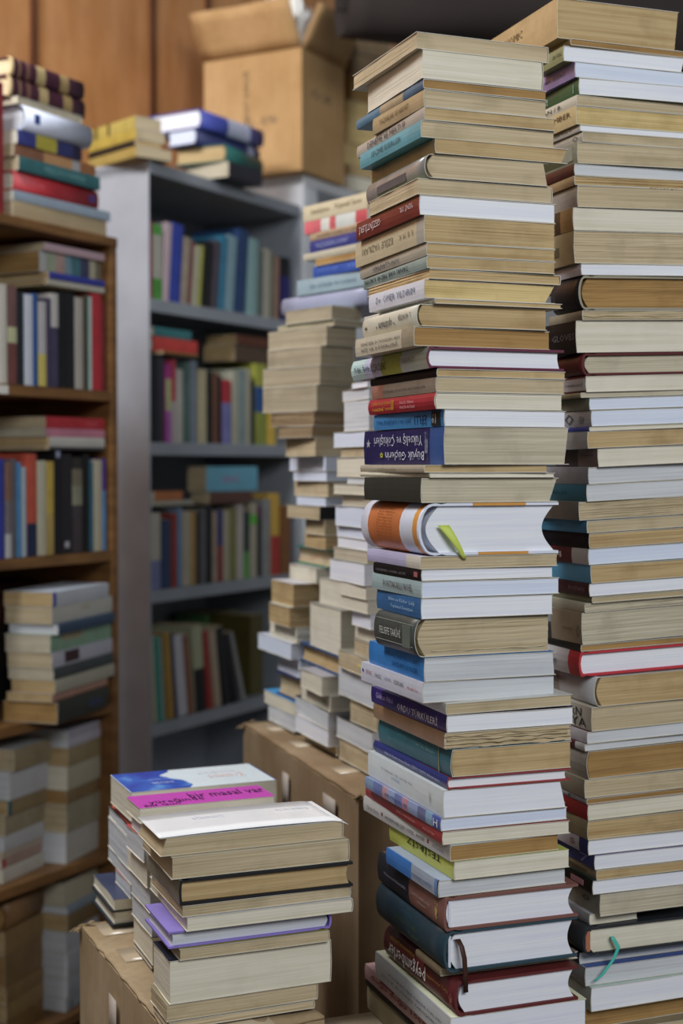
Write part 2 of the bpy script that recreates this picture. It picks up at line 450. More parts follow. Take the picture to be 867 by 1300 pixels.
# ------------------------------------------------------------------ bookcases
greym = metal_mat('grey_painted_steel', '9ba1aa'); whitem = metal_mat('white_painted_steel', 'eceff4'); 
oak = wood_mat('brown_shelf_wood', '8f673c', '694828', (3, 3, 14), .5, .4)
def bookcase(label, P, u, v, width, depth, top, shelves, mat, th, lip, name='bookcase', post=0.0):
    M = frame(P, u, v, ZU); r = thing(name, label, 'bookcase', None, M)
    box_part('side_panel', (0, th, 0, depth, .002, top - lip * .2), mat, r)
    box_part('side_panel', (width - th, width, 0, depth, .002, top - lip * .2), mat, r)
    box_part('back_panel', (th, width - th, depth - .006, depth, .002, top - lip), mat, r, 0)
    if post: box_part('front_post', (th * .9, post, -.001, .02, .002, top - lip), mat, r)
    for z in shelves: box_part('shelf', (th, width - th, .001, depth - .008, z - .004 if lip > .02 else z - lip, z), mat, r, 0)
    if lip > .02:
        for z in shelves: box_part('shelf_lip', (th, width - th, 0, .006, z - lip, z + .001), mat, r)
    box_part('top_panel', (0, width, -.002, depth, top - lip, top), mat, r)
    return r
def zof(P, u, px, py): return on_plane(P, u, px, py)[1]
WZ = [zof(WP, SU, 137, y) for y in (300, 497, 700, 894, 1082)]
wl = 1.15; WO = WP - SU * wl + SU * .030
bookcase('brown wooden bookcase crammed with books beside the grey metal bookcase', WO, SU, SV, wl, .34, WZ[0], WZ[1:] + [WZ[4] - .28], oak, .018, .018, 'wooden_bookcase')
GZ = [zof(GP, SU, 190, y) for y in (204, 379, 562, 751, 922)]
gw = along(GP, SU, 381, 300)
bookcase('grey metal bookcase with four shelves of upright books', GP, SU, SV, gw, .31, GZ[0], GZ[1:] + [GZ[4] - .33, .08], greym, .005, .028, 'metal_bookcase')
UP2 = GP + SU * (gw + .015)
U2Z = zof(UP2, SU, 384, 221)
bookcase('white metal bookcase in shadow carrying the open cardboard carton', UP2, SU, SV, .95, .31, U2Z, [U2Z - .4, U2Z - .8, U2Z - 1.2, .08], whitem, .012, .028, 'metal_bookcase', .072)
tg = box_part('shelf_tag', (wl - .36, wl - .30, -.0025, -.0005, WZ[1] - .017, WZ[1] - .002), cover_mat('c8c4bc'), None, 0)
tg.parent = [o for o in bpy.data.objects if o.name == 'wooden_bookcase'][0]; tg['label'] = 'small white paper tag'

# ------------------------------------------------------------------ cartons
carton = card_mat('corrugated_card', 'b8a384', '97805e'); carton2 = card_mat('dull_corrugated_card', 'a18b6e', '82694c'); carton3 = card_mat('clean_corrugated_card', 'cfa878', 'b8915f')
tape = cover_mat('b3a184', .22, .0); sticker = cover_mat('a89c90', .6, .1)
def closed_carton(label, P, u, v, W_, L_, top, mat, frayed=True):
    M = frame(P, u, v, ZU); r = thing('cardboard_box', label, 'box', None, M)
    V = []; Fs = []; nx, nz = 10, 6
    # four slightly bowed walls as one body
    ring = []
    for k in range(nx): ring.append((W_ * k / nx, 0))
    for k in range(nx): ring.append((W_, L_ * k / nx))
    for k in range(nx): ring.append((W_ * (1 - k / nx), L_))
    for k in range(nx): ring.append((0, L_ * (1 - k / nx)))
    R = len(ring)
    for j in range(nz + 1):
        z = .001 + (top - .005) * j / nz
        for x, y in ring:
            b = .004 * math.sin(math.pi * j / nz) ** 2
            ox = b * (1 if x > W_ / 2 else -1) * math.sin(math.pi * y / L_) * (x in (0, W_)); oy = b * (1 if y > L_ / 2 else -1) * math.sin(math.pi * x / W_) * (y in (0, L_))
            V.append(Vector((x + ox, y + oy, z)))
    for j in range(nz):
        for k in range(R):
            k2 = (k + 1) % R; Fs.append((j * R + k, j * R + k2, (j + 1) * R + k2, (j + 1) * R + k))
    Fs.append(tuple(range(R))[::-1]); Fs.append(tuple(nz * R + k for k in range(R)))
    mesh_obj('box_body', V, Fs, [mat], parent=r)
    for a, b in ((0, .5), (.5, 1)):
        def fn(s, t_, a=a, b=b):
            x = W_ * (a + (b - a) * (s * .985 + .0075)); y = L_ * t_
            e = noise.noise(Vector((x * 22, y * 22, a))) * .0012
            return Vector((x + (noise.noise(Vector((y * 45, 2, a))) * .0035 if s in (0, 1) else 0), y + (noise.noise(Vector((x * 45, 5, a))) * .003 if t_ in (0, 1) else 0), top - .002 + e * (0 if .1 < s < .9 and .1 < t_ < .9 else 1)))
        grid_sheet('top_flap', fn, 14, 22, .0035, mat, r)
    grid_sheet('packing_tape', lambda s, t_: Vector((W_ * .5 + (s - .5) * .05, L_ * t_, top + .0002)), 2, 6, .0003, tape, r)
    for y0, z0_, dy, dz in ((.30, .10, .045, .07), (.52, .03, .03, .05), (.14, .02, .05, .03)):
        grid_sheet('paper_sticker', lambda s, t_: Vector((-.0045, L_ * y0 + dy * t_, top - z0_ - dz * s)), 2, 2, .0004, sticker, r)
    for q in (.25, .6, .85):
        grid_sheet('packing_tape', lambda s, t_: Vector((L_ * .04 + .16 * s, L_ * q + .045 * t_, top + .0004)), 4, 2, .0003, tape, r)
    if frayed:
        rnd = random.Random(3)
        for (cx, cy) in ((0, 0), (0, L_)):
            V, Fs = [], []
            for q in range(16):
                b = len(V); an = rnd.uniform(0, 6.28); ln = rnd.uniform(.006, .017); w_ = rnd.uniform(.002, .005)
                d = Vector((math.cos(an), math.sin(an), rnd.uniform(-.9, .5))) * ln; s_ = Vector((-math.sin(an), math.cos(an), rnd.uniform(-.4, .4))) * w_
                c_ = Vector((cx + (.003 if cx == 0 else -.003), cy + (.003 if cy == 0 else -.003), top - .003))
                V += [c_ - s_, c_ + s_, c_ + s_ * .7 + d * .6 + Vector((0, 0, .002)), c_ + d, c_ - s_ * .8 + d * .6]
                Fs.append((b, b + 1, b + 2, b + 3, b + 4))
            o = mesh_obj('frayed_corner', V, Fs, [mat], parent=r); md = o.modifiers.new('t', 'SOLIDIFY'); md.thickness = .0012
    return r
Y24 = math.radians(24); u24 = Vector((math.cos(Y24), math.sin(Y24), 0)); v24 = Vector((-math.sin(Y24), math.cos(Y24), 0))
B1 = at(222, 1322, 1.345); b1z = B1.z; B1.z = 0
b1L = along(B1, v24, 101, 1170); b1W = along(B1, u24, 412, 1295)
closed_carton('tattered cardboard box with torn tape under the low piles of books', B1, u24, v24, b1W, b1L, b1z, carton)
Y19 = math.radians(19); u19 = Vector((math.cos(Y19), math.sin(Y19), 0)); v19 = Vector((-math.sin(Y19), math.cos(Y19), 0))
B2 = at(455, 1013, 1.75); b2z = B2.z; B2.z = 0
b2L = along(B2, v19, 309, 918)
closed_carton('tall brown cardboard box with frayed corner beneath the blurred middle piles', B2, u19, v19, .40, b2L, b2z, carton2)

def open_carton(label, P, u, v, W_, L_, z0, z1, mat):
    M = frame(Vector((P.x, P.y, z0)), u, v, ZU); r = thing('open_cardboard_box', label, 'box', None, M); hh = z1 - z0; th = .004
    V, Fs = [], []
    box_geo(V, Fs, 0, W_, 0, th, 0, hh); box_geo(V, Fs, 0, W_, L_ - th, L_, 0, hh); box_geo(V, Fs, 0, th, th, L_ - th, 0, hh); box_geo(V, Fs, W_ - th, W_, th, L_ - th, 0, hh); box_geo(V, Fs, th, W_ - th, th, L_ - th, 0, th)
    mesh_obj('box_body', V, Fs, [mat], parent=r)
    fl = .105
    def flap(p, e, outd, rise, ln):
        return lambda a, b: p + e * a + (outd * math.cos(rise) + Vector((0, 0, 1)) * math.sin(rise)) * (b * ln) + outd * (.004 * math.sin(a * 9) * b)
    grid_sheet('box_flap', flap(Vector((0, 0, hh)), Vector((0, L_, 0)), Vector((-1, 0, 0)), math.radians(58), .128), 8, 4, .004, mat, r)
    grid_sheet('box_flap', flap(Vector((0, 0, hh)), Vector((W_, 0, 0)), Vector((0, -1, 0)), math.radians(64), .118), 8, 4, .004, mat, r)
    grid_sheet('box_flap', flap(Vector((W_, 0, hh)), Vector((0, L_, 0)), Vector((1, 0, 0)), math.radians(60), fl), 8, 4, .004, mat, r)
    grid_sheet('box_flap', flap(Vector((0, L_, hh)), Vector((W_, 0, 0)), Vector((0, 1, 0)), math.radians(70), fl), 8, 4, .004, mat, r)
    body = [o for o in r.children if o.name.startswith('box_body')]
    return r, M
BX = at(383, 223, 3.72); bxt = at(380, 59, 3.72).z
y62 = math.radians(62); u62 = Vector((math.cos(y62), math.sin(y62), 0)); v62 = Vector((-math.sin(y62), math.cos(y62), 0))
bxL = along(BX, v62, 259, 150); bxW = along(BX, u62, 437, 150)
LOG.append('open box %.3f %.3f' % (bxL, bxW))
bx, MB = open_carton('open cardboard box with raised flaps on top of the white bookcase', BX, u62, v62, bxW, bxL, U2Z + .001, bxt, carton3)
hb = bxt - U2Z
for k, (yy, zz_, w_, h_) in enumerate(((.54, .22, .05, .016), (.54, .16, .05, .016), (.54, .10, .05, .016), (.30, .085, .07, .014))):
    pass
body = [c for c in bx.children if c.name.startswith('box_body')][0]
letter(body, 'DİKKAT KIRILIR', '4a4238', Vector((-.0003, bxL * .53, hb * .35)), Vector((0, 0, 1)), Vector((0, 1, 0)), hb * .52, bxL * .07, 'printed_lettering')
letter(body, '12 - X/W', '5a5044', Vector((-.0003, bxL * .56, hb * .40)), Vector((0, -1, 0)), Vector((0, 0, 1)), bxL * .32, hb * .07, 'printed_lettering')
letter(body, 'OX', '5a5044', Vector((bxW * .2, -.0003, hb * .62)), Vector((1, 0, 0)), Vector((0, 0, 1)), bxW * .5, hb * .08, 'printed_lettering')
# crumpled white paper stuffed in the open box
pp = thing('crumpled_paper', 'crumpled white paper sticking up out of the open cardboard box', 'paper', None, MB)
def crum(a, b):
    x = bxW * (.02 + .50 * b); y = bxL * (.015 + .42 * a)
    z = hb - .02 + .16 * math.sin(math.pi * clamp(b * .7 + .18, 0, 1)) * (.75 + .4 * a) + .04 * noise.noise(Vector((a * 6, b * 6, 1)))
    return Vector((x + .012 * noise.noise(Vector((a * 7, b * 7, 5))), y, z))
grid_sheet('paper_sheet', crum, 22, 14, .001, cover_mat('e8e4dc', .6, .0), pp, False)
grid_sheet('paper_sheet', lambda a, b: Vector((bxW * (.02 + .34 * a), bxL * (.03 + .03 * b) + .006 * noise.noise(Vector((a * 8, b * 8, 2))), hb - .05 + .20 * b * (1 - .3 * a))), 12, 12, .001, cover_mat('e8e4dc', .6, .0), pp, False)
grid_sheet('paper_sheet', lambda a, b: Vector((bxW * (.05 + .03 * b) + .006 * noise.noise(Vector((a * 8, b * 8, 7))), bxL * (.03 + .34 * a), hb - .05 + .20 * b * (1 - .25 * a))), 12, 12, .001, cover_mat('e0dcd2', .6, .0), pp, False)
# dark bundle in the shadow behind the front towers
DBp = at(600, 66, 3.55)
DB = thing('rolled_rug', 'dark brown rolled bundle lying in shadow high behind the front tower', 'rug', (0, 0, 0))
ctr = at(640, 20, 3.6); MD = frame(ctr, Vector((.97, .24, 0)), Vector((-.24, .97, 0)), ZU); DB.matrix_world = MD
def roll(a, b):
    an = a * 2 * math.pi; x = -.42 + 1.3 * b
    rr = .10 + .014 * noise.noise(Vector((math.cos(an) * 1.5, math.sin(an) * 1.5, b * 3))) - .03 * max(0, .12 - b) * 6
    return Vector((x, math.cos(an) * rr, math.sin(an) * rr + .02 * math.sin(b * 5)))
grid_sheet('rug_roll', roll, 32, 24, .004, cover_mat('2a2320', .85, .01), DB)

# ------------------------------------------------------------------ the front tower
FT = [
 (39, 529, 448, 697, 'B', 'p', 'B', 'a8926a', 'worn brown thin hardcover book', {'worn': .35, 'board': 'b0a080'}),
 (61, 536, 466, 690, 'B', 'p', 'C', 'c9c6ba', 'thick cream paperback', {}),
 (99, 537, 452, 694, 'L', 'p', 'N', '41708c', 'thin blue and tan paperback', {'bands': [(.38, '3f7592'), (.72, '9a8c70'), (1, '35607e')]}),
 (112, 538, 473, 694, 'L', 'p', 'B', '9c8a66', 'tan paperback with faded lettering', {'text': [('YAZARLAR VE HAYAT', '5c5038', .15, .72, .35, .68)]}),
 (134.5, 538, 453, 705, 'L', 'p', 'T', '99948a', 'grey paperback with dark lettering', {'text': [('DENEME VE MEKTUP', '40404a', .18, .75, .25, .75)]}),
 (151.6, 534, 457, 704, 'L', 'p', 'B', '4a93a3', 'turquoise paperback with dark lettering', {'text': [('SEÇME ESERLER', '2a5660', .2, .7, .3, .7)]}),
 (173.7, 552, 471, 721, 'L', 'p', 'T', '8b8058', 'olive and tan thin paperback', {'board': 'a7ab88', 'skew': .006}),
 (194, 539, 465, 696, 'L', 'p', 'B', '807c76', 'thick silvery grey paperback', {'rd': .006, 'gloss': .25, 'patch': [(.2, .7, .25, .6, '4c4a50')], 'skew': -.004}),
 (225, 530, 468, 702, 'B', 'p', 'B', '9aa86c', 'tan paperback with pale green cover', {}),
 (246.5, 532, 452, 705, 'L', 'p', 'W', '6b251f', 'dark red paperback with white lettering', {'text': [('GEZİNTİLERİ', 'c8b8b8', .06, .42, .2, .7, True), ('YENİ YIL', 'c0aeb0', .72, .92, .4, .75, True)]}),
 (272.4, 538, 451, 705, 'L', 'p', 'T', 'b3a888', 'thick beige paperback with faint lettering', {'text': [('EZİLE YAZILARI', '7c7462', .12, .58, .3, .65, True), ('E. B. M. K.', '7a725e', .66, .86, .42, .62, True)], 'bands': [(.9, 'b3a888'), (1, '9a988c')], 'ragged': .2}),
 (307, 541, 457, 705, 'L', 'p', 'T', '9b9686', 'grey beige paperback with grey lettering', {'text': [('SONUÇLANMADI', '55525a', .22, .62, .2, .72, True)]}),
 (324, 541.5, 461, 705, 'L', 'p', 'T', '83958f', 'pale teal paperback with dark lettering', {'text': [('TANRI VAR MIDIR KADIN', '20303a', .04, .74, .3, .75, True)]}),
 (340, 545, 467, 712, 'B', 'p', 'T', '8c7450', 'brown thin ragged paperback', {'ragged': .6}),
 (353.6, 538, 468, 705, 'L', 'p', 'Y', 'c5c8d2', 'white curved paperback with grey lettering', {'text': [('Dr. ÖMER YILDIRIM', '74788c', .15, .85, .35, .8)], 'skew': .010}),
 (378, 552, 462, 713, 'L', 'p', 'T', 'b9b7aa', 'very thin off-white booklet', {}),
 (385, 529, 460, 694, 'L', 'p', 'T', 'bcb8a6', 'cream rounded paperback with bold lettering', {'rd': .004, 'text': [('• optimum •', '2e2e30', .28, .62, .2, .72, True), ('L. HUNTER', '4a4844', .68, .9, .45, .72, True), ('••', '404040', .06, .1, .35, .55)]}),
 (413.7, 525, 451, 698, 'L', 'p', 'N', 'b0a890', 'beige paperback with two grey text lines', {'text': [('YENİ BİR DÜNYANIN ADI', '5c564c', .1, .78, .52, .74), ('BİZ VE DİĞERLERİ', '5c564c', .12, .74, .2, .42)], 'bands': [(.8, 'b5ae98'), (1, '958c74')]}),
 (438.7, 541, 445.5, 716, 'L', 'h', 'W', 'b4c4c0', 'hardcover book with green and lilac spine', {'board': '5c1f38', 'edge': '5c1f38', 'rd': .003, 'bands': [(.2, 'a9c6c4'), (.42, 'b2b4d0'), (.68, '9aa43c'), (.8, 'aab4b4'), (1, 'a8b4a6')], 'text': [('TÜRK İRAN İLİŞKİLERİ', '18243a', .05, .50, .2, .72), ('YABANCI', '6c7c78', .68, .86, .4, .66)], 'skew': -.002, 'conc': .001}),
 (467.3, 554, 470, 718, 'L', 'p', 'T', '1c1c1e', 'black thin paperback', {}),
 (478, 553, 472, 717, 'L', 'p', 'B', '85796a', 'taupe paperback with small lettering', {'bands': [(.2, '9a6a58'), (1, '85796a')], 'text': [('SİYASAL KÜLTÜR VE TOPLUM', '5a5046', .2, .85, .35, .62)]}),
 (497.5, 551, 467, 714, 'L', 'p', 'C', '9c1e2c', 'red paperback with yellow lettering', {'text': [('ÇAĞDAŞ DÜŞÜNCE', 'c09a30', .08, .38, .55, .82), ('TARİHİ 1991', 'c09a30', .08, .38, .18, .45), ('II', 'c09a30', .39, .42, .18, .82), ('Prof. Dr. Mehmet', 'c8a4a4', .52, .72, .5, .7), ('Prof. Dr. A. Demir', 'c8a4a4', .52, .74, .2, .4)], 'rd': .002}),
 (519, 563.5, 474.5, 718, 'L', 'p', 'W', '2f7cb8', 'bright blue paperback with black end label', {'patch': [(.84, .955, .06, .94, '14181c')], 'text': [('TÜRK EDEBİYATI ÖYKÜLERİ', '143c64', .05, .56, .32, .68), ('EFLLI', '123458', .61, .77, .22, .75, True), ('19', 'a0b0b8', .85, .9, .2, .8, True)]}),
 (541, 563.4, 462, 722.5, 'L', 'p', 'G', '231f52', 'thick navy paperback with upside-down title', {'bands': [(.84, '231f52'), (1, '2a4c88')], 'text': [('Büyük Güçlerin', 'b8bccb', .30, .78, .12, .44, True), ('Yükseliş ve Çöküşleri', 'b8bccb', .15, .76, .52, .88, True), ('Paul Kennedy', 'a8b4c8', .79, .825, .1, .9), ('✿', 'a8b038', .23, .27, .2, .36), ('★', 'a9a9b4', .04, .1, .5, .76)], 'skew': .004}),
 (589.6, 538, 457, 695, 'L', 'p', 'T', 'a39a85', 'beige paperback with rubbed spine', {'text': [('ŞİİRLER', '78705e', .3, .6, .3, .6)]}),
 (600, 545, 457, 704, 'L', 'p', 'C', 'c0baa4', 'thin cream magazine', {'ragged': .4}),
 (606.5, 534, 462, 708, 'L', 'p', 'G', '32342e', 'charcoal paperback with beige pages', {'skew': .008, 'torn': []}),
 (638.5, 531, 458, 709, 'L', 'h', 'W', 'c6cbdc', 'very thick white and orange hardcover book', {'rd': .017, 'conc': .013, 'edge': 'c6cbdc', 'board': 'ccd0e2', 'bands': [(.13, 'c3c9da'), (.15, 'b4672e'), (.69, 'b8682c'), (.72, 'c6cbdc'), (.9, 'c0c8dc'), (.97, 'c6882c'), (1, 'c6cbdc')],
   'text': [(s_, '7a3c14', .30, .56, z_, z_ + .035) for s_, z_ in (('Gürhan', .84), ('Selim', .78), ('Edip Akın', .72), ('Gülten', .66), ('Nazım Tarık Uslu', .60), ('Kemal Baran', .54), ('Yusuf Erdal', .48), ('Sait Oğuz Aktaş', .42), ('Ahmet Tuna', .36), ('Ferit Ersoy Can', .28))]}),
 (706, 533, 466, 708, 'L', 'p', 'B', 'a9a9c4', 'thin white and lilac paperback', {'bands': [(.75, 'a8a6c8'), (1, 'c0bcb0')], 'ragged': .3}),
 (723, 534.5, 473.5, 702, 'L', 'p', 'W', '111113', 'slim black paperback with white pages', {'text': [('DENEME I ÖMER SEYFİ', '6a6a70', .08, .7, .3, .6)], 'patch': [(.86, .93, .3, .75, '9c5656')], 'ragged': .8}),
 (738, 534.5, 472, 710, 'L', 'p', 'V', '8fa6a8', 'pale blue paperback with brown lettering', {'text': [('PORTAKALLI NOEL', '5c4a48', .25, .84, .3, .72)]}),
 (759.8, 534, 478, 702, 'L', 'p', 'W', '2b5f92', 'blue paperback with light lettering', {'text': [('Bilim ve Kültür Çağı', '9ab8d0', .3, .88, .56, .8), ('Toplumsal Dönüşüm', '9ab8d0', .34, .84, .22, .44)]}),
 (786.3, 526, 474.5, 697, 'L', 'p', 'B', '3e4440', 'thick dark green grey paperback with boxed title', {'rd': .008, 'worn': .3, 'text': [('FELSEFE TARİHİ', 'b4bab4', .16, .68, .42, .68), ('__________', 'a0a8a0', .04, .95, .82, .835), ('__________', 'a0a8a0', .04, .95, .24, .255)], 'patch': [(.72, .90, .2, .8, '5c6860')], 'torn': [(.16, .12, .98, .003)], 'ragged': .3}),
 (835, 538, 468, 705, 'L', 'p', 'S', '1c74bc', 'bright blue paperback with dark lettering', {'text': [('ÇAĞDAŞ YAZI VE HAYAT', '0f3c68', .3, .9, .6, .85), ('SAYDAM GÜNLER', '0f3c68', .45, .9, .25, .5)], 'skew': -.002}),
 (866, 536, 458, 704, 'L', 'p', 'S', 'b4b8c6', 'white paperback with red and blue lettering', {'text': [('BEYAZ', '9c4c5c', .1, .2, .5, .68), ('DENİZ', '3c3c50', .25, .36, .48, .7), ('YAZININ', '8080a0', .4, .52, .5, .65), ('YİĞİTLERİ', '34343e', .56, .72, .46, .7), ('Mustafa Can', 'a05858', .78, .94, .45, .6), ('♦', '2a3a80', .03, .06, .5, .7)]}),
 (893, 566, 505, 726, 'L', 'p', 'B', 'bdbdb8', 'small thin bent booklet', {'tilt': 1.0}),
 (908, 566.5, 471, 728, 'L', 'p', 'W', '2a1c64', 'purple paperback with large white title', {'text': [('ORDU TÜRKÜLERİ', 'e2dff0', .38, .90, .2, .76), ('Gökhan Akbal', 'a8a0cc', .08, .32, .42, .78)], 'board': '4a3a80'}),
 (930.5, 564, 473.6, 725, 'L', 'p', 'B', '86694a', 'ragged brown unbound book', {'worn': .35, 'ragged': 2.2, 'torn': [(.85, .0, 1.0, .004), (.6, .02, .97, .005), (.35, .05, 1.0, .004), (.12, .0, .95, .005)]}),
 (951.5, 572, 480, 725, 'L', 'p', 'T', '24606c', 'teal hardcover book with gilt rule', {'rd': .002, 'patch': [(.85, .857, .0, 1, '8a8a58')], 'text': [('YÜCE', '4a7c7c', .3, .42, .6, .8), ('BİR TÜRK VE DÜNYASI', '4c8488', .16, .5, .3, .5), ('M. A. Bilgin', '7c9088', .56, .8, .55, .68)], 'board': '2a6470'}),
 (987, 567, 473.6, 724, 'L', 'h', 'W', '26306e', 'navy hardcover book with red boards', {'board': '8c2a2e', 'edge': '8c2a2e', 'rd': .002, 'text': [('Aşk & Kadın Anne Kadın ŞİFA YAPIM Bilinmeyen', 'a8b0cc', .18, .92, .3, .66)]}),
 (1003, 562, 467, 719, 'L', 'p', 'W', 'b6c0c2', 'thick white paperback with small blue title', {'text': [('TOPRAK VE GÖĞÜN', '70787c', .2, .62, .56, .68), ('GÜNCESİ', '6c90b0', .34, .46, .38, .52), ('1968', '788088', .84, .86, .3, .7)], 'skew': -.006}),
 (1039, 559, 463, 720, 'L', 'p', 'V', '7c86a8', 'blue and pink patterned paperback', {'bands': [(.12, '6c86a4'), (.25, '5c6ca0'), (.32, 'a88088'), (.42, '8494b4'), (.52, '6674a8'), (.6, 'a87888'), (.72, '7c8cb0'), (.82, '5a6088'), (.9, '7498b4'), (1, '4254a0')], 'text': [('H', 'd8dce8', .92, .97, .2, .8), ('MUTLULUK', '344a88', .3, .6, .3, .6)]}),
 (1055.6, 561, 464, 723, 'L', 'p', 'C', '8a1c24', 'dark red paperback with faint lettering', {'text': [('YENİ OYUN KİTABI', 'c08c88', .44, .68, .35, .6), ('ALİ ÖZTÜRK', 'c08c88', .78, .92, .35, .6)]}),
 (1073, 571, 461, 709, 'L', 'p', 'N', 'b2b2b0', 'white paperback with black running title', {'text': [('Nevin Kara', '74747c', .06, .2, .3, .6), ('ANNEM HER ŞEY, ÜSTEL, ANTEP', '46464c', .28, .74, .25, .62), ('Ali Teoman', '84848a', .82, .94, .3, .55)], 'patch': [(.235, .25, .35, .6, '6a2028'), (.765, .78, .35, .6, '8a2028')], 'board': 'a8bcc0'}),
 (1094, 576, 494, 723, 'L', 'p', 'C', 'a9b03e', 'lime green paperback with black lettering', {'text': [('TESİRSİZ', '1e2414', .3, .82, .4, .92, True)]}),
 (1117.8, 556, 490, 718, 'L', 'p', 'S', '8b98ae', 'grey blue paperback with pale pages', {'bands': [(.5, '2e6eb8'), (.93, '8a96a8'), (.98, '5878b0'), (1, '1c1e24')], 'text': [('MUHASEBE DENETİM', '5c6c90', .52, .88, .3, .6)]}),
 (1140, 563, 479, 734, 'L', 'h', 'W', '5e3c36', 'two tone navy and mauve hardcover book', {'rd': .004, 'board': '74483f', 'edge': '74483f', 'bands': [(.5, '151824'), (1, '744a42')], 'text': [('Muhammed Hamidullah', '80828c', .12, .46, .42, .52), ('İSLAM PEYGAMBERİ HAYATI', 'a08c84', .54, .82, .45, .58), ('Hayatı', '9c8c84', .64, .76, .28, .38), ('❦', '9c8a50', .88, .93, .25, .8)], 'conc': .006}),
 (1183.5, 563, 477, 733, 'L', 'h', 'W', '1c323e', 'dark teal hardcover book with brown ribbon', {'rd': .010, 'board': '24404c', 'edge': '24404c', 'text': [('Kuran Meali', '3a5c68', .4, .55, .72, .82), ('ALLAH DOSTLARI', '46543c', .3, .62, .48, .6), ('Tefsir', '46543c', .5, .66, .3, .38)], 'ribbon': ('3c1e12', .09, .034), 'conc': .006}),
 (1237, 567, 530, 733, 'L', 'p', 'B', '6c5c44', 'narrow tan paperback in shadow', {'back': .016}),
 (1247, 577, 487, 734, 'L', 'h', 'W', '56181a', 'maroon hardcover book with big white title', {'board': '5c1c1e', 'edge': '5c1c1e', 'rd': .008, 'text': [('peygamberler', 'd4cfcb', .08, .62, .2, .76, True), ('HAZRETİ MUHAMMEDE', '9a7e2c', .1, .46, .74, .9), ('Peygamberler Tarihi', '8c7038', .62, .92, .5, .64), ('Hazırlayan', '7c5c34', .3, .6, .16, .26), ('❀', '8c5450', .93, .98, .25, .6)], 'conc': .006}),
 (1292, 571, 476, 744, 'L', 'p', 'W', 'a9aaac', 'thick white paperback under the maroon book', {'text': [('VE SONRAKİ YENİ TÜRKİYE TOPLUMU', '4c4c58', .2, .9, .52, .66), ('ÇOCUK VE SİYASET TARTIŞMALARI', '4c4c58', .1, .9, .26, .42)], 'board': 'c8caa8'}),
 (1328, 580, 463, 742, 'L', 'p', 'C', 'b08a8a', 'pink paperback with dark red title', {'text': [('doğu doğu 1000', '7a1e2e', .08, .7, .3, .75)], 'patch': [(.2, .35, .7, 1., '8c3060')]}),
 (1350, 578, 464, 735, 'L', 'p', 'B', '1e1e1c', 'thin black book', {}),
 (1360, 576, 466, 735, 'L', 'p', 'T', 'a29674', 'tan paperback at the foot', {}),
]
BASEZ = .455
ft = stack('in the front tower', 'books in the front tower', 1.33, 20, FT, 1395, None, None)
# sticky tab on the orange and white book
for (root, M, w, h, t), r in zip(ft, FT):
    if 'very thick white' in r[8]:
        grid_sheet('page_marker', lambda a, b: Vector((.019 + .012 * a * (1 - b * .7) + .026 * b, -.0012 - .004 * math.sin(b * 3), t * .58 - b * t * .66)), 3, 8, .0004, cover_mat('b4c43c', .5, 0), root)
        box_part('edge_stripe', (w * .38, w * .76, -.0003, .002, t - .0026, t + .00005), cover_mat('c6882c'), root, 0)
        box_part('edge_stripe', (w * .42, w * .78, -.0003, .002, -.00005, .0026), cover_mat('c6882c'), root, 0)
    if 'titled peygamberler' in r[8] or 'two tone' in r[8] or 'dark teal hard' in r[8]:
        box_part('headband', (.006, .0085, .002, .004, t * .12, t * .88), cover_mat('c8ccd8'), root, 0)
ft_low = at(560, 1395, 1.33).z

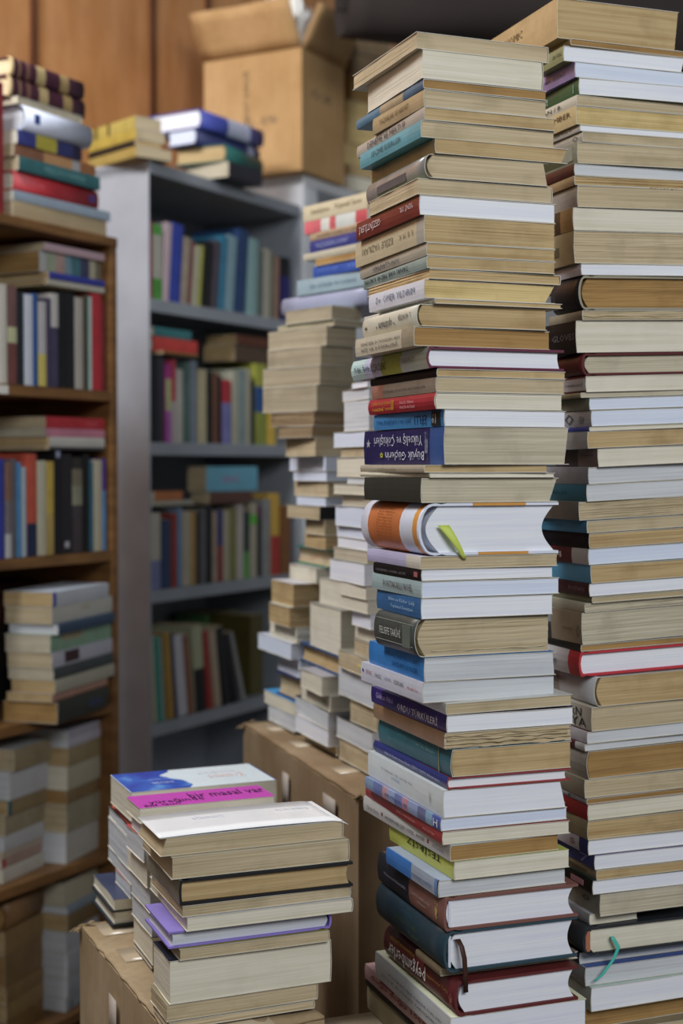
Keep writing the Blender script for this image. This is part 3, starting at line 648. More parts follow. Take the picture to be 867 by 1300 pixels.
# ------------------------------------------------------------------ the tower at the right edge
def rt_tilt(q): return 0.2 + 2.3 * math.sin(math.pi * min(1, max(0, q * 1.15)))
RT = [
 (-4, 707, 616, 862, 'L', 'p', 'T', 'a48c60', 'large tan paperback jutting out', {'skew': .004, 'text': [('ECONOMIC', '5a4a30', .16, .55, .52, .72), ('1973', '5a4a30', .3, .48, .2, .42)], 'worn': .3}),
 (48, 724, 690, None, 'L', 'p', 'N', '8a764e', 'brown paperback in shadow', {}),
 (57, 715, 690, 870, 'L', 'p', 'W', '747a54', 'olive paperback with white pages', {'text': [('SERÜVENİ', '30341e', .62, .95, .4, .7)], 'skew': .004}),
 (77, 729.7, None, None, 'L', 'p', 'V', '7c6c98', 'lilac paperback with pale pages', {'text': [('TÜRK ŞİİRİ', '38304c', .62, .9, .35, .65)]}),
 (97.5, 734.7, None, None, 'L', 'p', 'W', '1c4a2a', 'dark green paperback with white pages', {'text': [('TARİHİ', '8ca898', .45, .66, .25, .65), ('|', '6c9078', .94, .95, .2, .7)]}),
 (119.5, 732, None, None, 'L', 'p', 'B', 'a9a594', 'thin off-white paperback', {'text': [('ROMAN / B.', '44423a', .5, .85, .3, .7)]}),
 (133.5, 731, None, None, 'L', 'p', 'Y', 'a49468', 'tan paperback with brown title', {'text': [('PEYGAMBER', '4a3820', .55, .95, .5, .8)]}),
 (157.6, 736, None, None, 'L', 'p', 'W', 'a4a29a', 'thin white paperback', {'text': [('ANLATI VE HAYAT', '4c4a44', .4, .92, .4, .75)]}),
 (166, 739, None, None, 'L', 'p', 'B', '8e8b80', 'grey paperback with beige pages', {'text': [('O', '2c2c2c', .9, .96, .25, .75)]}),
 (179.5, 733, None, None, 'L', 'p', 'B', '6e7260', 'grey green paperback with small marks', {'patch': [(.78, .95, .2, .9, '7c8070')]}),
 (207, 728.8, None, None, 'L', 'p', 'S', '3a1512', 'dark maroon paperback with pale pages', {}),
 (222, 729, None, None, 'L', 'p', 'T', '8a7450', 'frayed brown book with torn edges', {'worn': .35, 'ragged': 1.0, 'torn': [(.05, .55, .75, .006), (.95, .0, .5, .002)]}),
 (234.6, 733, None, None, 'L', 'p', 'B', '848078', 'grey paperback with tan pages', {}),
 (262.6, 727.6, None, None, 'L', 'p', 'C', '84683a', 'ochre paperback with cream pages', {'bands': [(.8, '6c5630'), (.86, '3c3020'), (1, '8c7040')]}),
 (292, 729, None, None, 'L', 'p', 'B', '958a68', 'thick tan paperback with wavy edge', {'patch': [(.74, .84, .3, .6, '5a5238')], 'ragged': .4}),
 (334, 737.6, None, None, 'L', 'p', 'W', 'b0b2be', 'thin white unmarked paperback', {}),
 (349, 735, 700, None, 'L', 'h', 'N', '17161a', 'worn black hardcover book with brown pages', {'rd': .009, 'edge': '8a8470', 'board': '1c1a1c', 'worn': .4, 'ragged': .5}),
 (393.5, 739, 697, None, 'L', 'p', 'B', '837c66', 'thin ragged pale magazine', {'worn': .3, 'ragged': 1.6, 'torn': [(.5, .0, .9, .002)]}),
 (406.5, 731.6, None, None, 'L', 'p', 'C', '0f0f12', 'black paperback with pale lettering', {'text': [('GLOVES', '74747a', .75, .99, .42, .62)]}),
 (447.8, 739, 705, None, 'L', 'h', 'G', '4c1714', 'dark red rounded hardcover book', {'rd': .007, 'edge': '54181a'}),
 (477, 743.6, None, None, 'L', 'p', 'C', '5c1618', 'crimson paperback with white label', {'patch': [(.72, .99, .12, .88, 'a8a8ac')], 'text': [('YAYIN EVİ', '3c3c40', .78, .97, .4, .6)]}),
 (498, 737, None, None, 'L', 'p', 'G', '8c8868', 'very thin greenish booklet', {}),
 (505, 748, None, None, 'L', 'p', 'V', '747a68', 'grey green paperback with white pages', {'text': [('33', '2c3028', .55, .68, .3, .8)]}),
 (520.6, 750.7, None, None, 'L', 'p', 'V', 'a2a3a6', 'white paperback with oval publisher mark', {'text': [('0', '505458', .72, .82, .15, .85), ('KİTAP', '505458', .88, .93, .2, .8)], 'skew': -.002}),
 (541.6, 748, None, None, 'L', 'p', 'C', '1e3c9c', 'very thin royal blue booklet', {}),
 (547.6, 746, None, None, 'L', 'p', 'T', 'a5a5a4', 'white and navy paperback', {'bands': [(.7, '141a4a'), (1, 'a0a09c')], 'skew': .002}),
 (569.5, 759, 705, None, 'L', 'p', 'C', '5c4c48', 'brown mauve paperback', {'bands': [(.55, '2c2224'), (1, '6a5a54')], 'text': [('RÜYALAR', '2c2426', .62, .92, .6, .75)]}),
 (593, 747, None, None, 'L', 'p', 'S', '84868a', 'grey paperback with pale grey pages', {}),
 (615, 744.8, None, None, 'L', 'p', 'S', '25667a', 'teal paperback with faded title', {'text': [('TÜRKÇE', '1c4c5c', .55, .8, .35, .65)]}),
 (637, 735, None, None, 'L', 'p', 'B', '6f6a5e', 'layered grey tan magazine', {'worn': .4, 'ragged': 1.2, 'skew': -.006}),
 (661, 744.8, None, None, 'L', 'p', 'B', '2f7090', 'blue paperback with tan pages', {'text': [('JACK LONDON', '1c4c68', .4, .75, .35, .65)]}),
 (677, 748, None, None, 'L', 'p', 'T', '10121a', 'black glossy paperback with tan pages', {'gloss': .25}),
 (696.7, 747, None, None, 'L', 'p', 'V', '4a1214', 'dark red paperback with white end', {'bands': [(.82, '4c1416'), (1, 'a0a09c')], 'text': [('4', 'b0a8a4', .64, .72, .3, .7)]}),
 (717.5, 750, 700, None, 'L', 'p', 'T', '3f87ab', 'light blue plain paperback', {}),
 (741, 748, None, None, 'L', 'p', 'W', '38141c', 'burgundy paperback with white pages', {'text': [('ÖDÜLLÜ', '6c4c54', .5, .7, .4, .65), ('ROMAN', '84646c', .78, .95, .35, .7)]}),
 (757.6, 751.5, None, None, 'L', 'p', 'B', '5f6350', 'thin olive paperback', {}),
 (766, 742, None, None, 'L', 'p', 'G', '979884', 'layered beige magazine', {'ragged': 1.4}),
 (778, 739, 700, None, 'L', 'p', 'G', '877c66', 'thick beige paperback with round emblem', {'text': [('O', '34302a', .84, .95, .2, .62), ('Ahmet Hamdi', '5c5444', .4, .7, .4, .5)], 'ragged': .3}),
 (818.6, 737, None, None, 'L', 'p', 'N', '0f1612', 'thin black green book', {}),
 (827.5, 735, None, None, 'L', 'h', 'W', 'a4a4a4', 'white hardcover book with red edges', {'board': 'b01e2c', 'edge': 'b01e2c', 'rd': .003, 'bands': [(.88, 'a4a4a6'), (1, 'a81e2a')], 'text': [('A 30', '2c2c30', .62, .76, .3, .55)]}),
 (859.7, 755, None, None, 'L', 'p', 'T', '8e8e8c', 'thick tan paperback with rounded grey spine', {'rd': .006, 'bands': [(.5, '4a4438'), (.6, '84827c'), (1, 'a4a6a8')], 'text': [('CELAL BEYİN YURDU', '2c2c2c', .2, .68, .6, .8)]}),
 (898, 751, None, None, 'L', 'p', 'B', 'a4a296', 'white paperback with black scribbled spine', {'text': [('MODERN', '26262a', .5, .9, .5, .88), ('KENYA', '26262a', .55, .95, .1, .46)]}),
 (929, 745, None, None, 'L', 'p', 'S', '44141e', 'maroon and white paperback', {'bands': [(.8, '44141e'), (1, 'a6a6ac')], 'patch': [(.62, .68, .2, .8, 'a88c90')]}),
 (944.6, 742, None, None, 'L', 'p', 'S', '481822', 'thin maroon paperback with white pages', {'bands': [(.9, '481822'), (1, 'a8a8a8')]}),
 (954, 744.8, None, None, 'L', 'p', 'N', '8c857a', 'grey rounded paperback with ochre pages', {'rd': .003}),
 (990, 742, None, None, 'L', 'p', 'B', '857c68', 'tan grey paperback with cream pages', {}),
 (1013.7, 744.8, None, None, 'L', 'p', 'N', '949496', 'thin grey labelled paperback', {'text': [('V P', '38383c', .6, .9, .3, .7)]}),
 (1021.6, 746, None, None, 'L', 'p', 'C', '8c1a1c', 'red paperback with small white figure', {'text': [('7', 'c8a8a8', .72, .78, .3, .6)]}),
 (1042, 745.8, None, None, 'L', 'p', 'T', '8f8260', 'tan paperback with plain spine', {}),
 (1067, 746.4, None, None, 'L', 'p', 'W', '9a969a', 'white paperback with navy end stripe', {'bands': [(.9, 'a4a0a4'), (1, '1c2866')], 'text': [('S', '8c3c4c', .8, .86, .3, .7)]}),
 (1086, 754.4, None, None, 'L', 'p', 'W', '333f7e', 'violet blue paperback with white pages', {'board': '6464a8', 'text': [('7', '8890c0', .84, .94, .2, .8)]}),
 (1104.7, 757, None, None, 'L', 'p', 'T', '857658', 'brown speckled paperback', {'worn': .6, 'patch': [(.5, .9, .3, .6, '5c4c38')]}),
 (1118, 752, None, None, 'L', 'p', 'W', '0d0f10', 'black paperback with pink label', {'text': [('Dexter', '94989c', .38, .7, .3, .65)], 'patch': [(.76, .9, .3, .7, 'b07c84')], 'board': '1c4a48'}),
 (1136, 761.5, None, None, 'L', 'p', 'G', '7f7c6e', 'thick grey beige paperback with oval mark', {'text': [('0', '34343a', .82, .9, .45, .68)]}),
 (1164, 754, 690, 790, 'L', 'p', 'C', '94949a', 'small tan booklet with blue dot', {'patch': [(.5, .6, .3, .7, '2c5c98')], 'back': .01}),
 (1178, 740, None, None, 'L', 'h', 'C', '1c1e22', 'dark slate hardcover book with turquoise ribbon', {'rd': .010, 'board': '20242a', 'edge': '20242a', 'conc': .004}),
 (1215, 744, None, None, 'L', 'p', 'S', '141c46', 'navy paperback in shadow', {'back': .015}),
 (1230, 745, None, None, 'L', 'p', 'S', '7c8084', 'grey paperback with blue cover edge', {'board': '2c4c90', 'back': .004}),
 (1254, 750, None, None, 'L', 'p', 'W', '96a09c', 'pale green and white paperback', {'board': 'a4bcb4', 'text': [('74', '202428', .62, .72, .3, .8)]}),
 (1285, 744, None, None, 'L', 'p', 'N', '6c5c3c', 'brown shaded paperback', {'back': .01}),
 (1312, 748, None, None, 'L', 'p', 'B', '80745c', 'tan paperback at the base', {}),
]
rt = stack('in the rightmost tower', 'books in the rightmost tower', 1.50, 20, RT, 1340, None, rt_tilt, True, .165, .20, .26)
for (root, M, w, h, t), r in zip(rt, RT):
    if 'turquoise ribbon' in r[8]:
        def rib(a, b):
            pts = [(.036, .002, .56), (.034, -.004, .60), (.040, -.006, .25), (.034, -.006, -.15), (.020, -.006, -.65), (.012, -.005, -.82)]
            q = b * 4.999; i = int(q); f_ = q - i; p = [pts[i][k] * (1 - f_) + pts[i + 1][k] * f_ for k in range(3)]
            return Vector((p[0] + (a - .5) * .0045, p[1] + .001 * math.sin(a * 8), p[2] * t))
        grid_sheet('ribbon_bookmark', rib, 4, 22, .0006, cover_mat('2cb0a0', .4, 0), root)
        box_part('headband', (.004, .0095, .001, .004, t * .15, t * .85), cover_mat('a86848'), root, 0)
# supports below the frame
u20 = Vector((math.cos(math.radians(20)), math.sin(math.radians(20)), 0)); v20 = Vector((-u20.y, u20.x, 0))
fb = at(590, 1395, 1.33); rb = at(746, 1340, 1.50)
ftz = at(576, 1395, 1.33).z; rtz = at(748, 1340, 1.50).z
closed_carton('cardboard box carrying the front tower of books', Vector((.045, 1.30, 0)), u20, v20, .195, .225, ftz - .0015, carton, False)
closed_carton('cardboard box carrying the rightmost tower of books', Vector((.252, 1.462, 0)), u20, v20, .24, .25, rtz - .0015, carton2, False)

# ------------------------------------------------------------------ middle piles on the tall box
LA = [
 (243, 466, 385, None, 'L', 'p', 'B', 'aaa083', 'cream paperback with brown lettering', {'yaw': 38, 'text': [('Güzelleştiren', '6c6044', .12, .42, .3, .7), ('Yaşamak Sanatı', '6c6044', .5, .92, .35, .75)]}),
 (264, 466, 386.5, None, 'L', 'p', 'C', 'b0555a', 'red and white striped paperback', {'yaw': 38, 'bands': [(.27, 'b4525a'), (.41, 'b0b0a8'), (.51, 'ac4a50'), (.82, 'a8ada8'), (1, 'a43c44')]}),
 (281, 462, 393, None, 'L', 'p', 'B', '9c8468', 'tan paperback with blurred black lettering', {'yaw': 36, 'text': [('KENDİNİ BİLMEK VE OLMAK', '34302c', .15, .95, .3, .75)]}),
 (291, 462, 393, None, 'L', 'p', 'C', '2b3070', 'navy paperback with pale lettering', {'yaw': 36, 'text': [('YAZGININ SONU', '8890b8', .12, .72, .3, .72)]}),
 (307, 460, 385, None, 'L', 'p', 'C', 'a09a86', 'thin beige paperback', {'yaw': 36}),
 (316, 460, 400, None, 'B', 'p', 'N', '4c4232', 'brown shadowed paperback', {'yaw': 36}),
 (326, 462, 397, None, 'L', 'p', 'C', '2a4a98', 'royal blue paperback with faint lettering', {'yaw': 36, 'text': [('GÜMÜŞ YAZI', '5c78b8', .1, .5, .3, .7), ('A. Kutlu', '6c88c0', .7, .95, .35, .7)]}),
 (341, 466, 377, None, 'L', 'p', 'B', '7e929c', 'grey blue paperback with dark lettering', {'yaw': 38, 'text': [('İLK GÜNLER VE SONRASI', '54687c', .2, .85, .35, .65)]}),
 (362, 466, 357, None, 'L', 'h', 'T', '8488a0', 'lavender grey rounded hardcover book', {'yaw': 38, 'rd': .006}),
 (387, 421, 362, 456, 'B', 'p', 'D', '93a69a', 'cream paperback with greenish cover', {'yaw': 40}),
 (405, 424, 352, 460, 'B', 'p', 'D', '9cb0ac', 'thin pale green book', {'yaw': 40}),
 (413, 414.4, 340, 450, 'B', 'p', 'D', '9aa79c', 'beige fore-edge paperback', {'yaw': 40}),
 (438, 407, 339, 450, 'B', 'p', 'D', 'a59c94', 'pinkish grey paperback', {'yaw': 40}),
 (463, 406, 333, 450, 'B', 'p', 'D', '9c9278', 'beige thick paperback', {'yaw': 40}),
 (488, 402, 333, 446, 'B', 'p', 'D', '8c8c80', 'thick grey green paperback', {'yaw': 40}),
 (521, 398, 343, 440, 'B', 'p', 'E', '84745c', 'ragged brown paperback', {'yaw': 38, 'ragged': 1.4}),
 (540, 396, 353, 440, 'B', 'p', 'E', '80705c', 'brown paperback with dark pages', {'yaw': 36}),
 (555, 400, 362, None, 'B', 'p', 'B', '8c8068', 'tan paperback with plain pages', {'yaw': 30}),
 (579, 413, 367, None, 'B', 'p', 'V', '9ca4b8', 'bluish white paperback', {'yaw': 26}),
 (598, 414, 372, None, 'B', 'p', 'V', '8c94c0', 'lavender white paperback', {'yaw': 26}),
 (611, 416, 373, None, 'B', 'p', 'B', '9c9484', 'pale beige paperback', {'yaw': 24}),
 (631, 413, 376, None, 'B', 'p', 'V', 'a8acb4', 'thin white paperback', {'yaw': 24}),
 (643, 406, 364, None, 'R', 'p', 'B', '18181a', 'beige paperback with black spine', {'yaw': 24, 'text': [('LA', 'b0b0b0', .3, .6, .2, .75)]}),
 (660, 412, 387, None, 'B', 'p', 'B', '857a62', 'narrow tan paperback', {'yaw': 22}),
 (680, 413, 386, None, 'B', 'p', 'T', '8c7c60', 'small tan paperback', {'yaw': 20}),
 (698, 416, 376, None, 'B', 'h', 'B', '1f6a54', 'teal hardcover book with red ribbon', {'yaw': 20, 'tab': ('b02028', .042, .003)}),
 (722, 401, 367, None, 'B', 'p', 'C', 'a0a098', 'grey white paperback', {'yaw': 20}),
 (741, 372, 344, 430, 'B', 'p', 'T', 'b8b4b8', 'large tan paperback with pinkish white cover', {'yaw': 22}),
 (771, 367, 341, 425, 'B', 'p', 'T', 'b8b4a4', 'large ochre paperback', {'yaw': 22}),
 (797, 376, 342, 430, 'B', 'p', 'C', '8c8878', 'layered greyish magazine', {'yaw': 22, 'ragged': 1.4}),
 (817, 369, 327, 425, 'B', 'p', 'V', 'b4b8c4', 'long white paperback', {'yaw': 22}),
 (838, 380, 354, 425, 'B', 'p', 'V', '9a9cb4', 'thin lavender white booklet', {'yaw': 20}),
 (850, 380, 352, 425, 'B', 'p', 'V', 'a4a8a8', 'thin white loose booklet', {'yaw': 20}),
 (861, 378, 351, 425, 'B', 'h', 'B', '1c2c60', 'dark blue hardcover book', {'yaw': 22}),
 (892, 374, 335, 425, 'B', 'p', 'C', '2a8cc4', 'small bright blue topped paperback', {'yaw': 22}),
 (909, 374, 340, 425, 'B', 'p', 'S', '76848c', 'grey paperback lying at the bottom', {'yaw': 22}),
]
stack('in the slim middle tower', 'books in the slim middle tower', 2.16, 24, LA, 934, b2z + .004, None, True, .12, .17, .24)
LB = [
 (741, 444, 405, None, 'B', 'p', 'C', '8c8a84', 'cream block-like paperback', {}),
 (775, 432, 393, None, 'B', 'p', 'C', '84827c', 'thick off-white paperback', {}),
 (833, 430, 381, None, 'B', 'h', 'T', '1f4470', 'blue hardcover book with tan pages', {}),
 (859, 408, 381, None, 'B', 'p', 'C', '9a98a0', 'cream wedge shaped paperback', {}),
 (884, 419, 382, None, 'B', 'p', 'C', 'b0b0b0', 'white paperback with green tab', {'tab': ('6cb02c', .006, .012)}),
 (904, 416, 374, None, 'B', 'p', 'S', '1c2430', 'black topped white paperback', {}),
 (927, 416, 374, None, 'B', 'p', 'W', 'b4b4b8', 'white paperback with clean pages', {}),
 (949, 428, 386, None, 'B', 'p', 'B', '7c7460', 'tan paperback at the foot', {}),
]
stack('in the short pile before the slim middle tower', 'books in the short middle pile', 1.985, 20, LB, 962, b2z + .004, None, True, .12, .13, .2)
LD = [
 (483, 466, 446, None, 'B', 'p', 'W', 'b05090', 'thin magenta and white booklet', {}),
 (491, 468, 434, None, 'B', 'p', 'S', '8c9094', 'white lidded paperback', {}),
 (506, 468, 436, None, 'B', 'p', 'S', 'a0a4a4', 'thick pale grey paperback', {}),
 (546, 466, 423, None, 'B', 'p', 'V', 'b0b4b8', 'white jutting paperback', {}),
 (567, 468, 432, None, 'B', 'p', 'B', '6c6656', 'tan narrow paperback', {}),
 (580, 468, 427, None, 'B', 'p', 'C', 'a4a298', 'cream long paperback', {}),
 (606, 468, 440, None, 'B', 'p', 'S', '54585c', 'dark grey paperback', {}),
 (615, 466, 423, None, 'B', 'p', 'C', 'acacac', 'off-white flat paperback', {}),
 (629, 470, 434, None, 'B', 'p', 'G', '7c786c', 'brown grey paperback', {}),
 (644, 464, 425, None, 'B', 'p', 'V', 'a4a8ac', 'big white paperback', {}),
 (671, 466, 427, None, 'B', 'p', 'V', 'a8acbc', 'bluish paperback', {}),
 (686, 466, 428, None, 'B', 'p', 'W', 'b0b0b8', 'white plain paperback', {}),
 (700, 466, 423, None, 'B', 'p', 'G', '8c887c', 'beige flat paperback', {}),
 (716, 462, 418, None, 'B', 'p', 'W', '7c8488', 'white boxy paperback', {}),
 (744, 464, 432, None, 'B', 'p', 'C', '9c9884', 'greyish cream paperback', {}),
 (762, 466, 431, None, 'B', 'p', 'C', 'a8a498', 'cream paperback with pale cover', {}),
 (780, 470, 446, None, 'B', 'p', 'W', 'a8acb8', 'white short paperback', {}),
 (800, 478, 450, None, 'B', 'p', 'C', 'a4a090', 'cream stubby paperback', {}),
 (818, 474, 449, None, 'B', 'p', 'B', '8c8470', 'tan stubby paperback', {}),
 (838, 468, 429, None, 'B', 'p', 'B', '8c8878', 'tan paperback with yellow tab', {'tab': ('b4b02c', .008, .014)}),
 (862, 474, 429, None, 'B', 'p', 'S', 'b0b0b0', 'large white paperback', {}),
 (900, 478, 444, None, 'B', 'p', 'B', '8c8068', 'tan recessed paperback', {}),
 (930, 472, 427, None, 'B', 'p', 'S', '14181c', 'black topped pale paperback', {}),
 (958, 474, 430, None, 'B', 'p', 'B', '7c7464', 'tan paperback resting on the box', {}),
]
stack('in the pale pile peeking behind the front tower', 'books in the pale pile behind the front tower', 1.85, 20, LD, 985, b2z + .004, None, True, .12, .13, .2)

# ------------------------------------------------------------------ low piles on the tattered box
LF = [
 (1064, 203, 175, 436, 'B', 'p', 'B', 'd8dce8', 'brown paperback with glossy white cover', {'gloss': .18, 'worn': .0, 'droop': 'f0f2f8', 'lift': .0030, 'toptext': [('BİRİNCİ', 'c4c7d2', .25, .42, .55, .68), ('BASKI', 'c8cbd6', .72, .90, .6, .68)], 'skew': -.006}),
 (1088, 218, 180, 444, 'B', 'p', 'B', 'a89a78', 'beige paperback with torn cover', {'torn': [(.98, .6, 1.0, .003)]}),
 (1117, 227, 186, 448, 'L', 'h', 'T', '16161a', 'black hardcover book with tan pages', {'board': '141418', 'edge': '141418', 'bands': [(1, '8c8878')], 'rd': .001}),
 (1150, 231, 192, 446, 'B', 'p', 'B', '6c6252', 'dull brown paperback', {}),
 (1165, 237, 190, 448.5, 'B', 'p', 'C', 'b8b8b8', 'white paperback with grey pages', {}),
 (1183, 214, 184, 421, 'B', 'h', 'S', '7a6cb8', 'lilac hardcover book', {'board': '8474c0', 'edge': '7c6cb8'}),
 (1205, 228, 196, 419, 'B', 'p', 'B', '8c8434', 'thin olive covered paperback', {}),
 (1220, 215, 194, 421, 'B', 'p', 'C', 'b4ae98', 'very thick cream paperback', {'board': '1a2030'}),
 (1276, 211, 193, 404, 'B', 'p', 'B', '8c8060', 'tan paperback lying on the box', {}),
 (1298, 214, 200, 400, 'B', 'p', 'B', '8c8060', 'tan tattered paperback', {'worn': .4, 'ragged': 1.}),
]
stack('in the nearest low pile', 'books in the nearest low pile', 1.36, 22, LF, 1318, b1z + .004, None, True, .13, .15, .25)
LG = [
 (1006, 166, 140, 352, 'B', 'p', 'C', '3b4a9c', 'blue paperback with white mountain cover', {'gloss': .25, 'worn': .0, 'board': 'c8d4e4'}),
 (1043, 168, 141, 340, 'B', 'h', 'S', 'b0472c', 'orange edged thin hardcover book', {}),
 (1053, 166, 138, 340, 'B', 'p', 'S', '20242c', 'grey paperback with dark cover', {}),
 (1067, 164, 137, 340, 'B', 'p', 'S', '9a9a9c', 'pale grey thick paperback', {}),
 (1106, 166, 137, 340, 'B', 'p', 'S', '4c6494', 'pale paperback with blue cover', {}),
 (1124, 165, 146, None, 'B', 'p', 'S', 'a8646c', 'white paperback with pink cover', {}),
 (1142, 145, 119, None, 'B', 'p', 'C', '39405c', 'slate blue covered paperback', {'gloss': .3}),
 (1156, 142, 117, None, 'B', 'h', 'C', '1c242e', 'black hardcover book with cream pages', {}),
]
gl = stack('in the blue topped low pile', 'books in the blue topped low pile', 1.67, 22, LG, 1180, b1z + .004, None, True, .13, .15, .25)
LH = [
 (1026, 177, 168, 350, 'B', 'p', 'C', 'b02fa0', 'magenta paperback with black script', {'toptext': [('yüreğinde', '2a1430', .10, .5, .18, .50), ('bir masal var', '2a1430', .42, .98, .42, .80), ('Elif Gün', '2a1430', .05, .3, .05, .2)], 'worn': .0}),
 (1046, 182, 168, 345, 'B', 'p', 'W', 'b8bcc4', 'white rounded paperback', {}),
 (1066, 182, 160, 340, 'B', 'p', 'S', 'b04444', 'pale paperback with red cover', {}),
 (1096, 186, 161, 340, 'B', 'p', 'C', 'a8a8a4', 'off-white thick paperback', {}),
 (1128, 190, 166, 340, 'B', 'p', 'S', '1c2c38', 'white paperback with dark teal cover', {}),
 (1160, 192, 167, 340, 'B', 'p', 'S', 'a4a4a0', 'pale grey lower paperback', {}),
 (1190, 193, 169, 340, 'B', 'p', 'C', '1c2248', 'cream paperback with navy cover', {}),
 (1226, 192, 170, 340, 'B', 'p', 'B', '4c3a38', 'thin brown paperback on the box', {}),
]
stack('between the nearest and the blue topped piles', 'books between the two low piles', 1.53, 22, LH, 1240, b1z + .004, None, True, .13, .13, .25)
# printed mountain on the blue cover
root, M, w, h, t = gl[0]
n = 26; V = []; Fs = []
# cover seen from the near side: x runs right, here the book is turned so x' = w - x, y' = h - y
def cp(fx, fy): return Vector((w * (1 - fx), h * (1 - fy), t + .0003))
for i in range(n + 1):
    q = i / n; xb = .40 + .05 * math.sin(q * 7) + .05 * noise.noise(Vector((q * 6, 3, 1))) - .04 * q
    V += [cp(.006, .006 + q * .988), cp(xb, .006 + q * .988)]
for i in range(n): Fs.append((2 * i, 2 * i + 1, 2 * i + 3, 2 * i + 2))
pm, nt, b_ = base_mat('blue_cover_print', .25, .5); mp = mapping(nt, (1, 1, 1)); nn = noise_n(nt, mp, 24, 5)
rr_ = ramp(nt, nn.outputs[0], [(.35, hexl('2b3a94', K)), (.55, hexl('3458ac', K)), (.72, hexl('6c9cd0', K))]); nt.links.new(rr_.outputs[0], b_.inputs['Base Color'])
o = mesh_obj('cover_print', V, Fs, [pm], parent=root); o['label'] = 'dark blue sea printed across the near part of the cover'
def covertext(s, col, fx0, fx1, fy0, fy1):
    letter(root, s, col, cp(fx0, fy0) + Vector((0, 0, .0003)), Vector((-1, 0, 0)), Vector((0, -1, 0)), (fx1 - fx0) * w, (fy1 - fy0) * h)
for args in (('YENİ GÜNDÜZ', 'b8c4e4', .19, .34, .30, .42), ('DENİZİN ÖTESİNDE', '98a8d8', .2, .38, .5, .58), ('SONSUZ', 'd8b4b0', .6, .85, .38, .54), ('BEYAZ DAĞ', 'c8c0c4', .56, .82, .62, .74)): covertext(*args)

# ------------------------------------------------------------------ wooden bookcase contents
WT = [
 (70, 14, None, 107, 'R', 'h', 'B', '43202c', 'maroon ribbed book with gold bands', {'rd': .006, 'bands': [(.04, 'b09a6c'), (.1, '4a2030'), (.13, '8c6c50'), (.2, '4a2030'), (.25, '7c5444'), (.34, '4a2030'), (.46, 'b49c68'), (.66, '481e30'), (.78, 'a08450'), (1, '4a2434')]}),
 (94, 12, None, 108, 'R', 'h', 'B', '43202c', 'lower maroon ribbed book with gold bands', {'rd': .006, 'bands': [(.04, 'b09a6c'), (.12, '4a2030'), (.15, '8c6c50'), (.22, '4a2030'), (.27, '7c5444'), (.38, '4a2030'), (.5, 'b49c68'), (.7, '481e30'), (.82, 'a08450'), (1, '4a2434')]}),
 (121, 22, None, 104, 'B', 'p', 'G', '3c3038', 'grey flat paperback', {}),
 (131, 33, None, 118, 'R', 'h', 'S', 'c0c6d8', 'thick white rounded book with blue emblem', {'rd': .015, 'patch': [(.12, .2, .3, .7, '2c4c90')]}),
 (163, 22, None, 104, 'R', 'p', 'C', '303470', 'blue paperback with yellow block', {'bands': [(.28, '3a4088'), (.6, 'b0a424'), (.85, '343870'), (1, '2c2440')]}),
 (181, 18, None, 121, 'R', 'p', 'B', '94603c', 'copper coloured paperback', {'gloss': .2, 'bands': [(.35, '8c5c40'), (.7, 'c08c58'), (.8, 'a8a4a4'), (1, 'a06434')]}),
 (197, 24, None, 127, 'R', 'p', 'B', '2c6468', 'teal paperback with pale lettering', {'text': [('MEZOPOTAMYA', '74a0a0', .3, .8, .3, .7)]}),
 (215, 18, None, 125, 'R', 'h', 'C', 'b0202c', 'bright red hardcover book', {'rd': .004, 'text': [('Yıldırım', 'd07078', .1, .34, .35, .7)], 'patch': [(.88, .95, .3, .7, '4c3c80')]}),
 (240, 17, None, 140, 'R', 'p', 'C', '8c9cac', 'pale blue thin paperback', {}),
 (253, 17, None, 135, 'R', 'p', 'B', 'a89470', 'cream thin book', {'board': '5c2420'}),
]
def Dsh(P, u, px):   # depth of a shelf front at a column
    s = along(P, u, px, 620); return P.y + s * u.y
def Don(P, u, px, back=.012): return Dsh(P + SV * back, u, px)
stack('on top of the wooden bookcase', 'books on top of the wooden bookcase', Don(WP, SU, 18), 60, WT, 280, WZ[0] + .001, None, False, .13, .2, .3, .6)
